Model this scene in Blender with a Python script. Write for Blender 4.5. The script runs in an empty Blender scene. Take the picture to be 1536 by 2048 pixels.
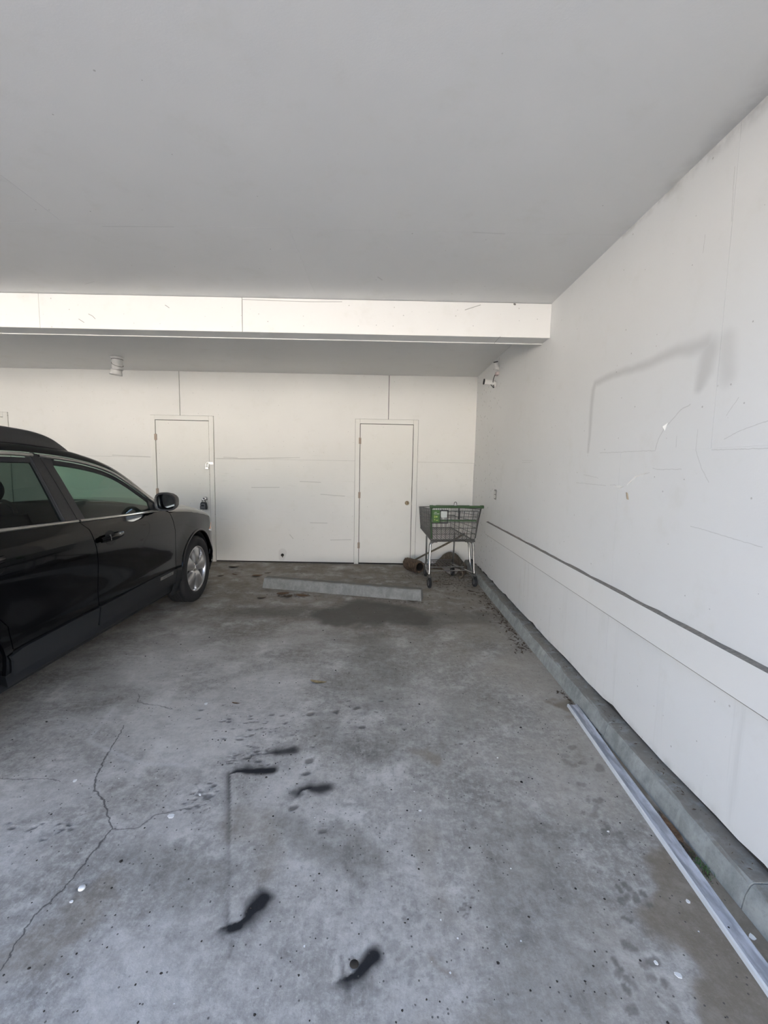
import bpy, bmesh, math, random
from mathutils import Vector, Matrix, geometry
random.seed(7)
sc = bpy.context.scene
COL = sc.collection
PI = math.pi

# ---------------------------------------------------------------- camera, sky, sun, exposure
F_PX, PITCH, YAW, ROLL, CAM_H = 879.8, -0.1029, 0.0043, 0.0189, 1.4389
cam_d = bpy.data.cameras.new('camera'); cam = bpy.data.objects.new('camera', cam_d); COL.objects.link(cam)
cam_d.sensor_fit = 'VERTICAL'; cam_d.sensor_height = 36.0; cam_d.lens = 36.0 * F_PX / 2048.0
cam_d.clip_start = 0.02; cam_d.clip_end = 500
_f = Vector((math.sin(YAW) * math.cos(PITCH), math.cos(YAW) * math.cos(PITCH), math.sin(PITCH)))
_r = Vector((math.cos(YAW), -math.sin(YAW), 0)); _u = _r.cross(_f)
_c, _s = math.cos(ROLL), math.sin(ROLL)
r2 = _c * _r + _s * _u; u2 = -_s * _r + _c * _u
M = Matrix((r2, u2, -_f)).transposed().to_4x4(); M.translation = (0, 0, CAM_H)
cam.matrix_world = M
sc.camera = cam

SUN_EL, SUN_AZ = math.radians(52), math.radians(14)   # the sun stands behind the building, the bay is in shade
w = bpy.data.worlds.new('world'); sc.world = w; w.use_nodes = True
nt = w.node_tree; nt.nodes.clear()
sky = nt.nodes.new('ShaderNodeTexSky'); sky.sky_type = 'NISHITA'; sky.sun_disc = False
sky.sun_elevation = SUN_EL; sky.sun_rotation = SUN_AZ; sky.air_density = 1.0; sky.dust_density = 4.0; sky.ozone_density = 1.0
bg = nt.nodes.new('ShaderNodeBackground'); bg.inputs['Strength'].default_value = 0.42
wo = nt.nodes.new('ShaderNodeOutputWorld')
nt.links.new(sky.outputs[0], bg.inputs['Color']); nt.links.new(bg.outputs[0], wo.inputs['Surface'])
sd = bpy.data.lights.new('sun', 'SUN'); sd.energy = 16.0; sd.angle = math.radians(0.6); sd.color = (1.0, 0.935, 0.85)
so = bpy.data.objects.new('sun', sd); COL.objects.link(so)
sun_dir = Vector((math.sin(SUN_AZ) * math.cos(SUN_EL), math.cos(SUN_AZ) * math.cos(SUN_EL), math.sin(SUN_EL)))
so.rotation_euler = sun_dir.to_track_quat('Z', 'Y').to_euler(); so.location = (0, 12, 20)
vs = sc.view_settings
vs.view_transform = 'Standard'; vs.look = 'None'; vs.gamma = 1.0; vs.use_curve_mapping = False
vs.exposure = 1.28

# ---------------------------------------------------------------- measured place (metres, camera foot at the origin)
XR, YB = 1.319, 6.395            # right wall plane, back wall plane
HC1, HC2 = 2.753, 2.726          # ceiling before and behind the beam
BY1, BY2, BZ = 3.643, 3.842, 2.491
XL = -7.6                        # far left end of the row of bays
YF = 0.05                        # front edge of the roof

# ---------------------------------------------------------------- node helpers
class NT:
    def __init__(s, name):
        s.m = bpy.data.materials.new(name); s.m.use_nodes = True
        s.t = s.m.node_tree; s.t.nodes.clear()
        s.out = s.t.nodes.new('ShaderNodeOutputMaterial')
        s.b = s.t.nodes.new('ShaderNodeBsdfPrincipled')
        s.t.links.new(s.b.outputs[0], s.out.inputs['Surface'])
    def n(s, typ, **kw):
        nd = s.t.nodes.new(typ)
        for k, v in kw.items(): setattr(nd, k, v)
        return nd
    def put(s, sock, v):
        if isinstance(v, bpy.types.NodeSocket): s.t.links.new(v, sock)
        elif v is not None:
            if sock.type == 'RGBA' and len(v) == 3: v = (*v, 1)
            sock.default_value = v
    def math(s, op, a, b=None, c=None, clamp=False):
        nd = s.n('ShaderNodeMath', operation=op); nd.use_clamp = clamp
        for i, v in enumerate((a, b, c)):
            if v is not None: s.put(nd.inputs[i], v)
        return nd.outputs[0]
    def vec(s, op, a, b=None, out=0):
        nd = s.n('ShaderNodeVectorMath', operation=op)
        s.put(nd.inputs[0], a)
        if b is not None: s.put(nd.inputs[1], b)
        return nd.outputs[out]
    def coords(s):
        return s.n('ShaderNodeNewGeometry').outputs['Position']
    def objco(s):
        return s.n('ShaderNodeTexCoord').outputs['Object']
    def noise(s, v, scale, detail=4, rough=0.55, dist=0.0, col=False):
        nd = s.n('ShaderNodeTexNoise'); s.put(nd.inputs['Vector'], v)
        nd.inputs['Scale'].default_value = scale; nd.inputs['Detail'].default_value = detail
        nd.inputs['Roughness'].default_value = rough; nd.inputs['Distortion'].default_value = dist
        return nd.outputs['Color' if col else 'Fac']
    def voro(s, v, scale, out='Distance', feature='F1', rnd=1.0):
        nd = s.n('ShaderNodeTexVoronoi', feature=feature, voronoi_dimensions='2D'); s.put(nd.inputs['Vector'], v)
        nd.inputs['Scale'].default_value = scale; nd.inputs['Randomness'].default_value = rnd
        return nd.outputs[out]
    def ramp(s, v, a, b, lo=0.0, hi=1.0, smooth=True):
        nd = s.n('ShaderNodeMapRange', interpolation_type='SMOOTHSTEP' if smooth else 'LINEAR')
        s.put(nd.inputs[0], v)
        for i, x in enumerate((a, b, lo, hi)): nd.inputs[i + 1].default_value = x
        return nd.outputs[0]
    def mix(s, f, a, b, mode='MIX'):
        nd = s.n('ShaderNodeMix', data_type='RGBA', blend_type=mode); nd.clamp_factor = True
        s.put(nd.inputs[0], f); s.put(nd.inputs[6], a); s.put(nd.inputs[7], b)
        return nd.outputs[2]
    def scale3(s, v, x, y, z):
        return s.vec('MULTIPLY', v, (x, y, z))
    def seg(s, pos, a, b, r0, r1, core=0.0, side=0, up=(0, 0, 1)):
        """soft capsule mark between two points lying in a surface; 1 inside, fading to 0 at the radius"""
        A, B = Vector(a), Vector(b); d = B - A; L2 = max(d.dot(d), 1e-9)
        pa = s.vec('SUBTRACT', pos, tuple(A))
        h = s.math('DIVIDE', s.vec('DOT_PRODUCT', pa, tuple(d), 1), L2, clamp=True)
        sc_ = s.n('ShaderNodeVectorMath', operation='SCALE'); sc_.inputs[0].default_value = tuple(d); s.put(sc_.inputs['Scale'], h)
        dist = s.vec('DISTANCE', pa, sc_.outputs[0], 1)
        rad = s.math('MULTIPLY_ADD', h, r1 - r0, r0)
        q = s.math('DIVIDE', dist, rad)
        m = s.ramp(q, core, 1.0, 1.0, 0.0)
        if side:
            nrm = d.normalized().cross(Vector(up)) * side
            sg = s.vec('DOT_PRODUCT', pa, tuple(nrm), 1)
            m = s.math('MULTIPLY', m, s.ramp(sg, -0.006, 0.004))
        return m
    def line(s, pos, pts, r, core=0.0, side=0, up=(0, 0, 1)):
        """soft mark along a polyline; r is one radius or one for each point"""
        rr = r if isinstance(r, (list, tuple)) else [r] * len(pts)
        m = None
        for i in range(len(pts) - 1):
            q = s.seg(pos, pts[i], pts[i + 1], rr[i], rr[i + 1], core, side, up)
            m = q if m is None else s.math('MAXIMUM', m, q)
        return m
    def fin(s, color=None, rough=None, bump=None, bstr=0.3, bdist=0.01, **kw):
        if color is not None: s.put(s.b.inputs['Base Color'], color)
        if rough is not None: s.put(s.b.inputs['Roughness'], rough)
        if bump is not None:
            nd = s.n('ShaderNodeBump'); nd.inputs['Strength'].default_value = bstr; nd.inputs['Distance'].default_value = bdist
            s.put(nd.inputs['Height'], bump); s.t.links.new(nd.outputs[0], s.b.inputs['Normal'])
        for k, v in kw.items(): s.put(s.b.inputs[k.replace('_', ' ')], v)
        return s.m

def plain(name, col, rough=0.5, metal=0.0, var=0.06, nscale=30, bstr=0.0, coat=0.0, spec=None):
    t = NT(name); p = t.objco()
    nz = t.noise(p, nscale, 4)
    c = t.mix(nz, tuple(max(0, x * (1 - var * 2)) for x in col), tuple(min(1, x * (1 + var * 2)) for x in col))
    kw = {'Metallic': metal}
    if coat: kw['Coat Weight'] = coat; kw['Coat Roughness'] = 0.03
    if spec is not None: kw['Specular IOR Level'] = spec
    t.fin(c, rough, nz if bstr else None, bstr, 0.003)
    for k, v in kw.items(): t.b.inputs[k].default_value = v
    return t.m

# ---------------------------------------------------------------- mesh helpers
def tag(o, label=None, cat=None, group=None, kind=None):
    if label: o['label'] = label
    if cat: o['category'] = cat
    if group: o['group'] = group
    if kind: o['kind'] = kind
    return o
def empty(name, loc=(0, 0, 0), rz=0.0):
    o = bpy.data.objects.new(name, None); COL.objects.link(o)
    o.location = loc; o.rotation_euler = (0, 0, rz); o.empty_display_size = 0.1
    return o
def link(name, me, mat=None, parent=None):
    o = bpy.data.objects.new(name, me); COL.objects.link(o)
    if mat:
        me.materials.clear()
        for m_ in (mat if isinstance(mat, (list, tuple)) else [mat]): me.materials.append(m_)
    if parent: o.parent = parent
    return o
class MB:
    def __init__(s): s.v = []; s.f = []; s.sm = []; s.mi = []
    def add(s, vs_, fs, smooth=False, mi=0):
        k = len(s.v); s.v += [tuple(x) for x in vs_]
        for f in fs: s.f.append(tuple(i + k for i in f)); s.sm.append(smooth); s.mi.append(mi)
        return s
    def box(s, x0, x1, y0, y1, z0, z1, bev=0.0, mi=0):
        if bev <= 0:
            v = [(x, y, z) for z in (z0, z1) for y in (y0, y1) for x in (x0, x1)]
            return s.add(v, [(0, 2, 3, 1), (4, 5, 7, 6), (0, 1, 5, 4), (2, 6, 7, 3), (0, 4, 6, 2), (1, 3, 7, 5)], mi=mi)
        bm = bmesh.new(); bmesh.ops.create_cube(bm, size=1)
        for q in bm.verts: q.co = ((x0 + x1) / 2 + q.co.x * (x1 - x0), (y0 + y1) / 2 + q.co.y * (y1 - y0), (z0 + z1) / 2 + q.co.z * (z1 - z0))
        bmesh.ops.bevel(bm, geom=list(bm.edges), offset=bev, segments=2, profile=0.6, affect='EDGES')
        bm.verts.index_update(); s.add([q.co[:] for q in bm.verts], [[q.index for q in f.verts] for f in bm.faces], False, mi); bm.free()
        return s
    def prism(s, poly, axis, d0, d1, mi=0, smooth=False):
        """polygon (two coordinates) extruded along axis 0/1/2"""
        def P(a, b, d): return ((d, a, b), (a, d, b), (a, b, d))[axis]
        n = len(poly)
        v = [P(a, b, d0) for a, b in poly] + [P(a, b, d1) for a, b in poly]
        s.add(v, [tuple(range(n))[::-1], tuple(range(n, 2 * n))], mi=mi)
        s.add(v, [(i, (i + 1) % n, (i + 1) % n + n, i + n) for i in range(n)], smooth, mi)
        return s
    def tube(s, pts, r, seg=8, closed=False, caps=True, mi=0):
        P = [Vector(p) for p in pts]; n = len(P)
        rr = r if isinstance(r, (list, tuple)) else [r] * n
        rings = []; ref = None
        for i in range(n):
            if closed: t = (P[(i + 1) % n] - P[i - 1])
            else: t = P[min(i + 1, n - 1)] - P[max(i - 1, 0)]
            t.normalize()
            if ref is None:
                ref = Vector((0, 0, 1)) if abs(t.z) < 0.9 else Vector((1, 0, 0))
            a = (ref - t * ref.dot(t))
            if a.length < 1e-6: a = t.orthogonal()
            a.normalize(); ref = a; b = t.cross(a)
            rings.append([P[i] + (a * math.cos(2 * PI * k / seg) + b * math.sin(2 * PI * k / seg)) * rr[i] for k in range(seg)])
        v = [q for R in rings for q in R]; f = []
        m = n if closed else n - 1
        for i in range(m):
            j = (i + 1) % n
            for k in range(seg):
                l = (k + 1) % seg
                f.append((i * seg + k, i * seg + l, j * seg + l, j * seg + k))
        s.add(v, f, True, mi)
        if caps and not closed:
            s.add(rings[0], [tuple(range(seg))[::-1]], mi=mi); s.add(rings[-1], [tuple(range(seg))], mi=mi)
        return s
    def lathe(s, prof, seg=24, mat=None, mi=0, smooth=True, closed=False):
        """profile (r, h) about local z, put through a matrix"""
        mat = mat or Matrix.Identity(4); v = []; f = []
        for r, h in prof:
            for k in range(seg):
                a = 2 * PI * k / seg; v.append(mat @ Vector((r * math.cos(a), r * math.sin(a), h)))
        n = len(prof)
        for i in range(n if closed else n - 1):
            j = (i + 1) % n
            for k in range(seg):
                l = (k + 1) % seg; f.append((i * seg + k, i * seg + l, j * seg + l, j * seg + k))
        return s.add(v, f, smooth, mi)
    def grid(s, G, smooth=True, mi=0, flip=False):
        nu, nv = len(G), len(G[0]); v = [q for row in G for q in row]; f = []
        for i in range(nu - 1):
            for j in range(nv - 1):
                q = (i * nv + j, i * nv + j + 1, (i + 1) * nv + j + 1, (i + 1) * nv + j)
                f.append(q[::-1] if flip else q)
        return s.add(v, f, smooth, mi)
    def mesh(s, name):
        me = bpy.data.meshes.new(name); me.from_pydata(s.v, [], s.f)
        me.polygons.foreach_set('use_smooth', s.sm); me.polygons.foreach_set('material_index', s.mi)
        me.update(); return me
    def build(s, name, mat, parent=None, weld=False):
        me = s.mesh(name)
        if weld:
            bm = bmesh.new(); bm.from_mesh(me); bmesh.ops.remove_doubles(bm, verts=bm.verts, dist=1e-5)
            bmesh.ops.recalc_face_normals(bm, faces=bm.faces); bm.to_mesh(me); bm.free()
        return link(name, me, mat, parent)
def MT(loc, zdir=(0, 0, 1)):
    q = Vector(zdir).normalized().to_track_quat('Z', 'Y').to_matrix().to_4x4(); q.translation = loc; return q
def interp(x, pts):
    if x <= pts[0][0]: return pts[0][1]
    for i in range(len(pts) - 1):
        (x0, y0), (x1, y1) = pts[i], pts[i + 1]
        if x <= x1:
            h = x1 - x0
            def sl(k):
                if k <= 0 or k >= len(pts) - 1:
                    k = min(max(k, 0), len(pts) - 2); return (pts[k + 1][1] - pts[k][1]) / (pts[k + 1][0] - pts[k][0])
                return (pts[k + 1][1] - pts[k - 1][1]) / (pts[k + 1][0] - pts[k - 1][0])
            m0, m1 = sl(i) * h, sl(i + 1) * h; t = (x - x0) / h
            return (2 * t ** 3 - 3 * t ** 2 + 1) * y0 + (t ** 3 - 2 * t ** 2 + t) * m0 + (-2 * t ** 3 + 3 * t ** 2) * y1 + (t ** 3 - t ** 2) * m1
    return pts[-1][1]
def spline(pts, n):
    """Catmull-Rom through the points, n samples for each span"""
    P = [Vector(p) for p in pts]; out = []
    for i in range(len(P) - 1):
        p0 = P[i - 1] if i else P[i] * 2 - P[i + 1]; p1, p2 = P[i], P[i + 1]
        p3 = P[i + 2] if i + 2 < len(P) else P[i + 1] * 2 - P[i]
        for k in range(n):
            t = k / n
            out.append(0.5 * ((2 * p1) + (p2 - p0) * t + (2 * p0 - 5 * p1 + 4 * p2 - p3) * t * t + (3 * p1 - p0 - 3 * p2 + p3) * t ** 3))
    out.append(P[-1]); return out

# ---------------------------------------------------------------- materials of the place
def wall_paint(name, base=(0.80, 0.79, 0.765), extra=None, scuff=None, specks=0.0, rough=0.55, plane='xz'):
    t = NT(name); p = t.coords()
    big = t.noise(p, 0.9, 3); mid = t.noise(p, 5, 5, 0.65); fine = t.noise(p, 160, 3)
    c = t.mix(t.ramp(big, 0.3, 0.75), tuple(x * 0.955 for x in base), base)
    c = t.mix(t.math('MULTIPLY', t.ramp(mid, 0.52, 0.8), 0.35), c, (base[0] * 0.84, base[1] * 0.83, base[2] * 0.78))
    if scuff:                                     # long faint horizontal rub marks
        st = t.noise(t.scale3(p, *scuff), 9, 5, 0.6)
        zz = t.n('ShaderNodeSeparateXYZ'); t.put(zz.inputs[0], p)
        band = t.math('MULTIPLY', t.ramp(zz.outputs[2], 0.25, 0.9), t.ramp(zz.outputs[2], 1.25, 1.75, 1, 0))
        c = t.mix(t.math('MULTIPLY', t.math('MULTIPLY', t.ramp(st, 0.60, 0.80), band), 0.30), c, (0.40, 0.41, 0.36))
    # tiny chips and fly specks
    sq = t.n('ShaderNodeSeparateXYZ'); t.put(sq.inputs[0], p); cq = t.n('ShaderNodeCombineXYZ')
    t.put(cq.inputs[0], sq.outputs['xyz'.index(plane[0])]); t.put(cq.inputs[1], sq.outputs['xyz'.index(plane[1])]); q2 = cq.outputs[0]
    vd = t.voro(q2, 14, 'Distance'); vc = t.voro(q2, 14, 'Color')
    rn = t.n('ShaderNodeSeparateColor'); t.put(rn.inputs[0], vc)
    sp = t.math('MULTIPLY', t.ramp(t.math('DIVIDE', vd, t.math('MULTIPLY_ADD', rn.outputs[1], 0.9, 0.25)), 0.035, 0.07, 1, 0), t.ramp(rn.outputs[0], 0.90 - specks, 0.91 - specks))
    c = t.mix(t.math('MULTIPLY', sp, 0.5), c, (0.22, 0.20, 0.18))
    bump = t.math('ADD', t.math('MULTIPLY', fine, 0.35), t.math('MULTIPLY', mid, 0.6))
    if extra: c, bump = extra(t, p, c, bump)
    return t.fin(c, rough, bump, 0.25, 0.003)

def right_marks(t, p, c, bump):
    X = XR
    P = lambda *q: [(X, y, z) for y, z in q]
    up = (-1, 0, 0)
    wob = t.vec('ADD', p, t.vec('MULTIPLY', t.vec('SUBTRACT', t.noise(p, 4, 3, col=True), (0.5, 0.5, 0.5)), (0, 0.05, 0.05)))
    sm = t.line(wob, P((2.853, 1.56), (2.85, 1.76), (2.842, 1.945), (2.82, 1.985), (2.43, 1.985), (2.13, 1.98), (1.86, 1.972)), [0.025, 0.038, 0.038, 0.034, 0.042, 0.048, 0.06], 0.0)
    sm = t.math('MAXIMUM', sm, t.math('MULTIPLY', t.line(wob, P((1.885, 1.79), (1.86, 1.87), (1.845, 1.94)), [0.04, 0.075, 0.085], 0.1), 1.0))
    sm = t.math('MAXIMUM', sm, t.math('MULTIPLY', t.line(wob, P((1.76, 1.95), (1.74, 1.82)), [0.07, 0.075], 0.1), 0.7))
    c = t.mix(t.math('MULTIPLY', sm, 0.36), c, (0.33, 0.32, 0.31))
    wl_ = t.vec('ADD', p, t.vec('MULTIPLY', t.vec('SUBTRACT', t.noise(p, 30, 3, col=True), (0.5, 0.5, 0.5)), (0, 0.010, 0.010)))
    cr = t.line(wl_, P((2.15, 1.545), (2.13, 1.60), (2.09, 1.646), (2.06, 1.665), (1.99, 1.714), (1.93, 1.73)), 0.004)
    for q in (((2.55, 1.356), (2.50, 1.362), (2.46, 1.345), (2.42, 1.347)), ((2.36, 1.37), (2.28, 1.415), (2.18, 1.434)),
              ((1.72, 1.57), (1.64, 1.598), (1.57, 1.613), (1.50, 1.625)), ((2.70, 1.547), (2.4, 1.543), (2.15, 1.541)), ((1.78, 1.53), (1.5, 1.526)), ((1.87, 1.62), (1.87, 1.53), (1.83, 1.46), (1.78, 1.40)),
              ((2.16, 1.455), (2.10, 1.45), (1.95, 1.452)), ((1.80, 2.60), (1.79, 2.40)), ((1.93, 2.42), (1.935, 2.35)),
              ((2.0, 1.60), (2.0, 1.55)), ((1.67, 1.72), (1.72, 1.66)), ((1.86, 1.21), (1.70, 1.20), (1.5, 1.185)),
              ((2.9, 1.41), (2.7, 1.395)), ((3.0, 1.355), (2.6, 1.352)), ((4.2, 1.52), (3.9, 1.515)), ((4.2, 1.50), (3.95, 1.50))):
        cr = t.math('MAXIMUM', cr, t.line(wl_, P(*q), 0.0026))
    c = t.mix(t.math('MULTIPLY', cr, 0.42), c, (0.34, 0.33, 0.31))
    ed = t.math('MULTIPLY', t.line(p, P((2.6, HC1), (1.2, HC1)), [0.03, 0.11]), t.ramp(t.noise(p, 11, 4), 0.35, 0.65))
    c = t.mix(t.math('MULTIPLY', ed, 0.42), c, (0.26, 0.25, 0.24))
    # drips running down below the rail
    sx = t.n('ShaderNodeSeparateXYZ'); t.put(sx.inputs[0], p)
    dr = t.noise(t.scale3(p, 0, 6.5, 0.35), 1.6, 4, 0.6)
    low = t.ramp(sx.outputs[2], 0.55, 0.66, 1, 0)
    c = t.mix(t.math('MULTIPLY', t.math('MULTIPLY', t.ramp(dr, 0.56, 0.74), low), 0.30), c, (0.46, 0.46, 0.44))
    grime = t.math('MULTIPLY', t.ramp(sx.outputs[2], 0.08, 0.16, 1, 0), t.ramp(t.noise(p, 9, 4), 0.45, 0.65))
    c = t.mix(t.math('MULTIPLY', grime, 0.5), c, (0.30, 0.30, 0.28))
    # black specks where the wall meets the corner
    nb = t.ramp(sx.outputs[1], 4.6, 5.6)
    cy_ = t.n('ShaderNodeCombineXYZ'); t.put(cy_.inputs[0], sx.outputs[1]); t.put(cy_.inputs[1], t.math('MULTIPLY', sx.outputs[2], 0.5))
    vd = t.voro(cy_.outputs[0], 17); sp = t.math('MULTIPLY', t.ramp(vd, 0.07, 0.11, 1, 0), nb)
    rn = t.n('ShaderNodeSeparateColor'); t.put(rn.inputs[0], t.voro(cy_.outputs[0], 17, 'Color'))
    sp = t.math('MULTIPLY', sp, t.ramp(rn.outputs[0], 0.72, 0.73))
    c = t.mix(t.math('MULTIPLY', sp, 0.8), c, (0.12, 0.11, 0.10))
    return c, bump

def back_marks(t, p, c, bump):
    P = lambda *q: [(x, YB, z) for x, z in q]
    cr = t.line(p, P((-2.40, 1.505), (-2.0, 1.512), (-1.6, 1.53), (-1.2, 1.545)), [0.006, 0.012, 0.012, 0.006])
    for q in (((-2.3, 1.53), (-2.1, 1.525)), ((-1.2, 1.20), (-0.9, 1.195)), ((-1.05, 0.60), (-0.8, 0.60)), ((-1.9, 1.10), (-1.5, 1.11)),
              ((-0.9, 1.02), (-0.55, 1.0)), ((-3.9, 1.53), (-3.36, 1.515)), ((-1.35, 0.42), (-1.30, 0.36)), ((-0.75, 0.35), (-0.45, 0.36))):
        cr = t.math('MAXIMUM', cr, t.line(p, P(*q), 0.009))
    c = t.mix(t.math('MULTIPLY', cr, 0.42), c, (0.28, 0.27, 0.24))
    patch = t.seg(p, (-1.455, YB, 0.15), (-1.47, YB, 0.06), 0.07, 0.05, 0.7)
    c = t.mix(t.math('MULTIPLY', patch, 0.3), c, (0.50, 0.49, 0.46))
    return c, bump

M_WALL_R = wall_paint('painted_wall_right', (0.765, 0.765, 0.755), right_marks, None, -0.02, 0.55, 'yz')
M_WALL_B = wall_paint('painted_wall_back', (0.82, 0.81, 0.775), back_marks, (0.35, 1, 3.2), 0.02)
M_WALL_L = wall_paint('painted_wall_left', (0.80, 0.79, 0.765))
def beam_marks(t, p, c, bump):
    P = lambda *q: [(x, BY1, z) for x, z in q]
    cr = t.line(p, P((-1.135, 2.735), (-0.9, 2.731), (-0.6, 2.728), (-0.35, 2.733)), 0.004)
    for q in (((-1.141, 2.75), (-1.141, 2.49)), ((-2.36, 2.60), (-2.33, 2.585), (-2.31, 2.565)), ((-2.44, 2.56), (-2.40, 2.535)), ((0.75, 2.73), (0.63, 2.69)), ((-1.75, 2.68), (-1.72, 2.66))):
        cr = t.math('MAXIMUM', cr, t.line(p, P(*q), 0.0045))
    hole = t.seg(p, (1.02, BY1, 2.742), (1.025, BY1, 2.740), 0.010, 0.010, 0.5)
    c = t.mix(t.math('MULTIPLY', t.math('MAXIMUM', t.math('MULTIPLY', cr, 0.75), hole), 0.9), c, (0.10, 0.09, 0.08))
    return c, bump
def ceil_marks(t, p, c, bump):
    P = lambda *q: [(x, y, HC1) for x, y in q]
    cr = t.line(p, P((-0.03, 3.27), (-0.06, 3.22)), 0.008)
    for q in (((-2.15, 3.40), (-2.25, 3.45)), ((0.66, 2.62), (0.48, 2.61)), ((-1.6, 2.63), (-1.2, 2.62)), ((0.6, 1.3), (0.9, 1.28))):
        cr = t.math('MAXIMUM', cr, t.math('MULTIPLY', t.line(p, P(*q), 0.007), 0.6))
    c = t.mix(t.math('MULTIPLY', cr, 0.4), c, (0.25, 0.24, 0.23))
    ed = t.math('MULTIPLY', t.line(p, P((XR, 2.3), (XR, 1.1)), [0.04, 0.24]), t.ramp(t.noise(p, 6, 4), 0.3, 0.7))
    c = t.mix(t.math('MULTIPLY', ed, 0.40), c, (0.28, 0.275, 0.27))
    return c, bump
M_CEIL = wall_paint('painted_ceiling', (0.755, 0.755, 0.745), ceil_marks, None, -0.07, 0.7, 'xy')
M_BEAM = wall_paint('painted_beam', (0.83, 0.82, 0.795), beam_marks, None, 0.12)
M_DOOR = wall_paint('painted_door', (0.80, 0.79, 0.745), None, None, 0.01, 0.45)
M_TRIM = wall_paint('painted_trim', (0.78, 0.775, 0.755), None, None, 0.06, 0.5)
M_DARKGAP = plain('dark_gap', (0.035, 0.033, 0.030), 0.9)
M_DUST = plain('grey_dust', (0.22, 0.205, 0.185), 0.95, 0, 0.25, 60)

import numpy as np
def np_noise(x, y, scale, seed, octaves=3, gain=0.5):
    """value noise on a hashed lattice, about -0.5..0.5"""
    out = np.zeros_like(x); amp = 1.0; tot = 0.0
    for o in range(octaves):
        fx, fy = x * scale + seed * 13.7 + o * 5.1, y * scale + seed * 7.3 - o * 3.3
        ix, iy = np.floor(fx), np.floor(fy); tx, ty = fx - ix, fy - iy
        tx = tx * tx * (3 - 2 * tx); ty = ty * ty * (3 - 2 * ty)
        def h(i, j):
            q = np.sin(i * 127.1 + j * 311.7 + seed * 17.3) * 43758.5453
            return q - np.floor(q)
        v = (h(ix, iy) * (1 - tx) + h(ix + 1, iy) * tx) * (1 - ty) + (h(ix, iy + 1) * (1 - tx) + h(ix + 1, iy + 1) * tx) * ty
        out += (v - 0.5) * amp; tot += amp; amp *= gain; scale *= 2.03
    return out / tot
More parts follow.
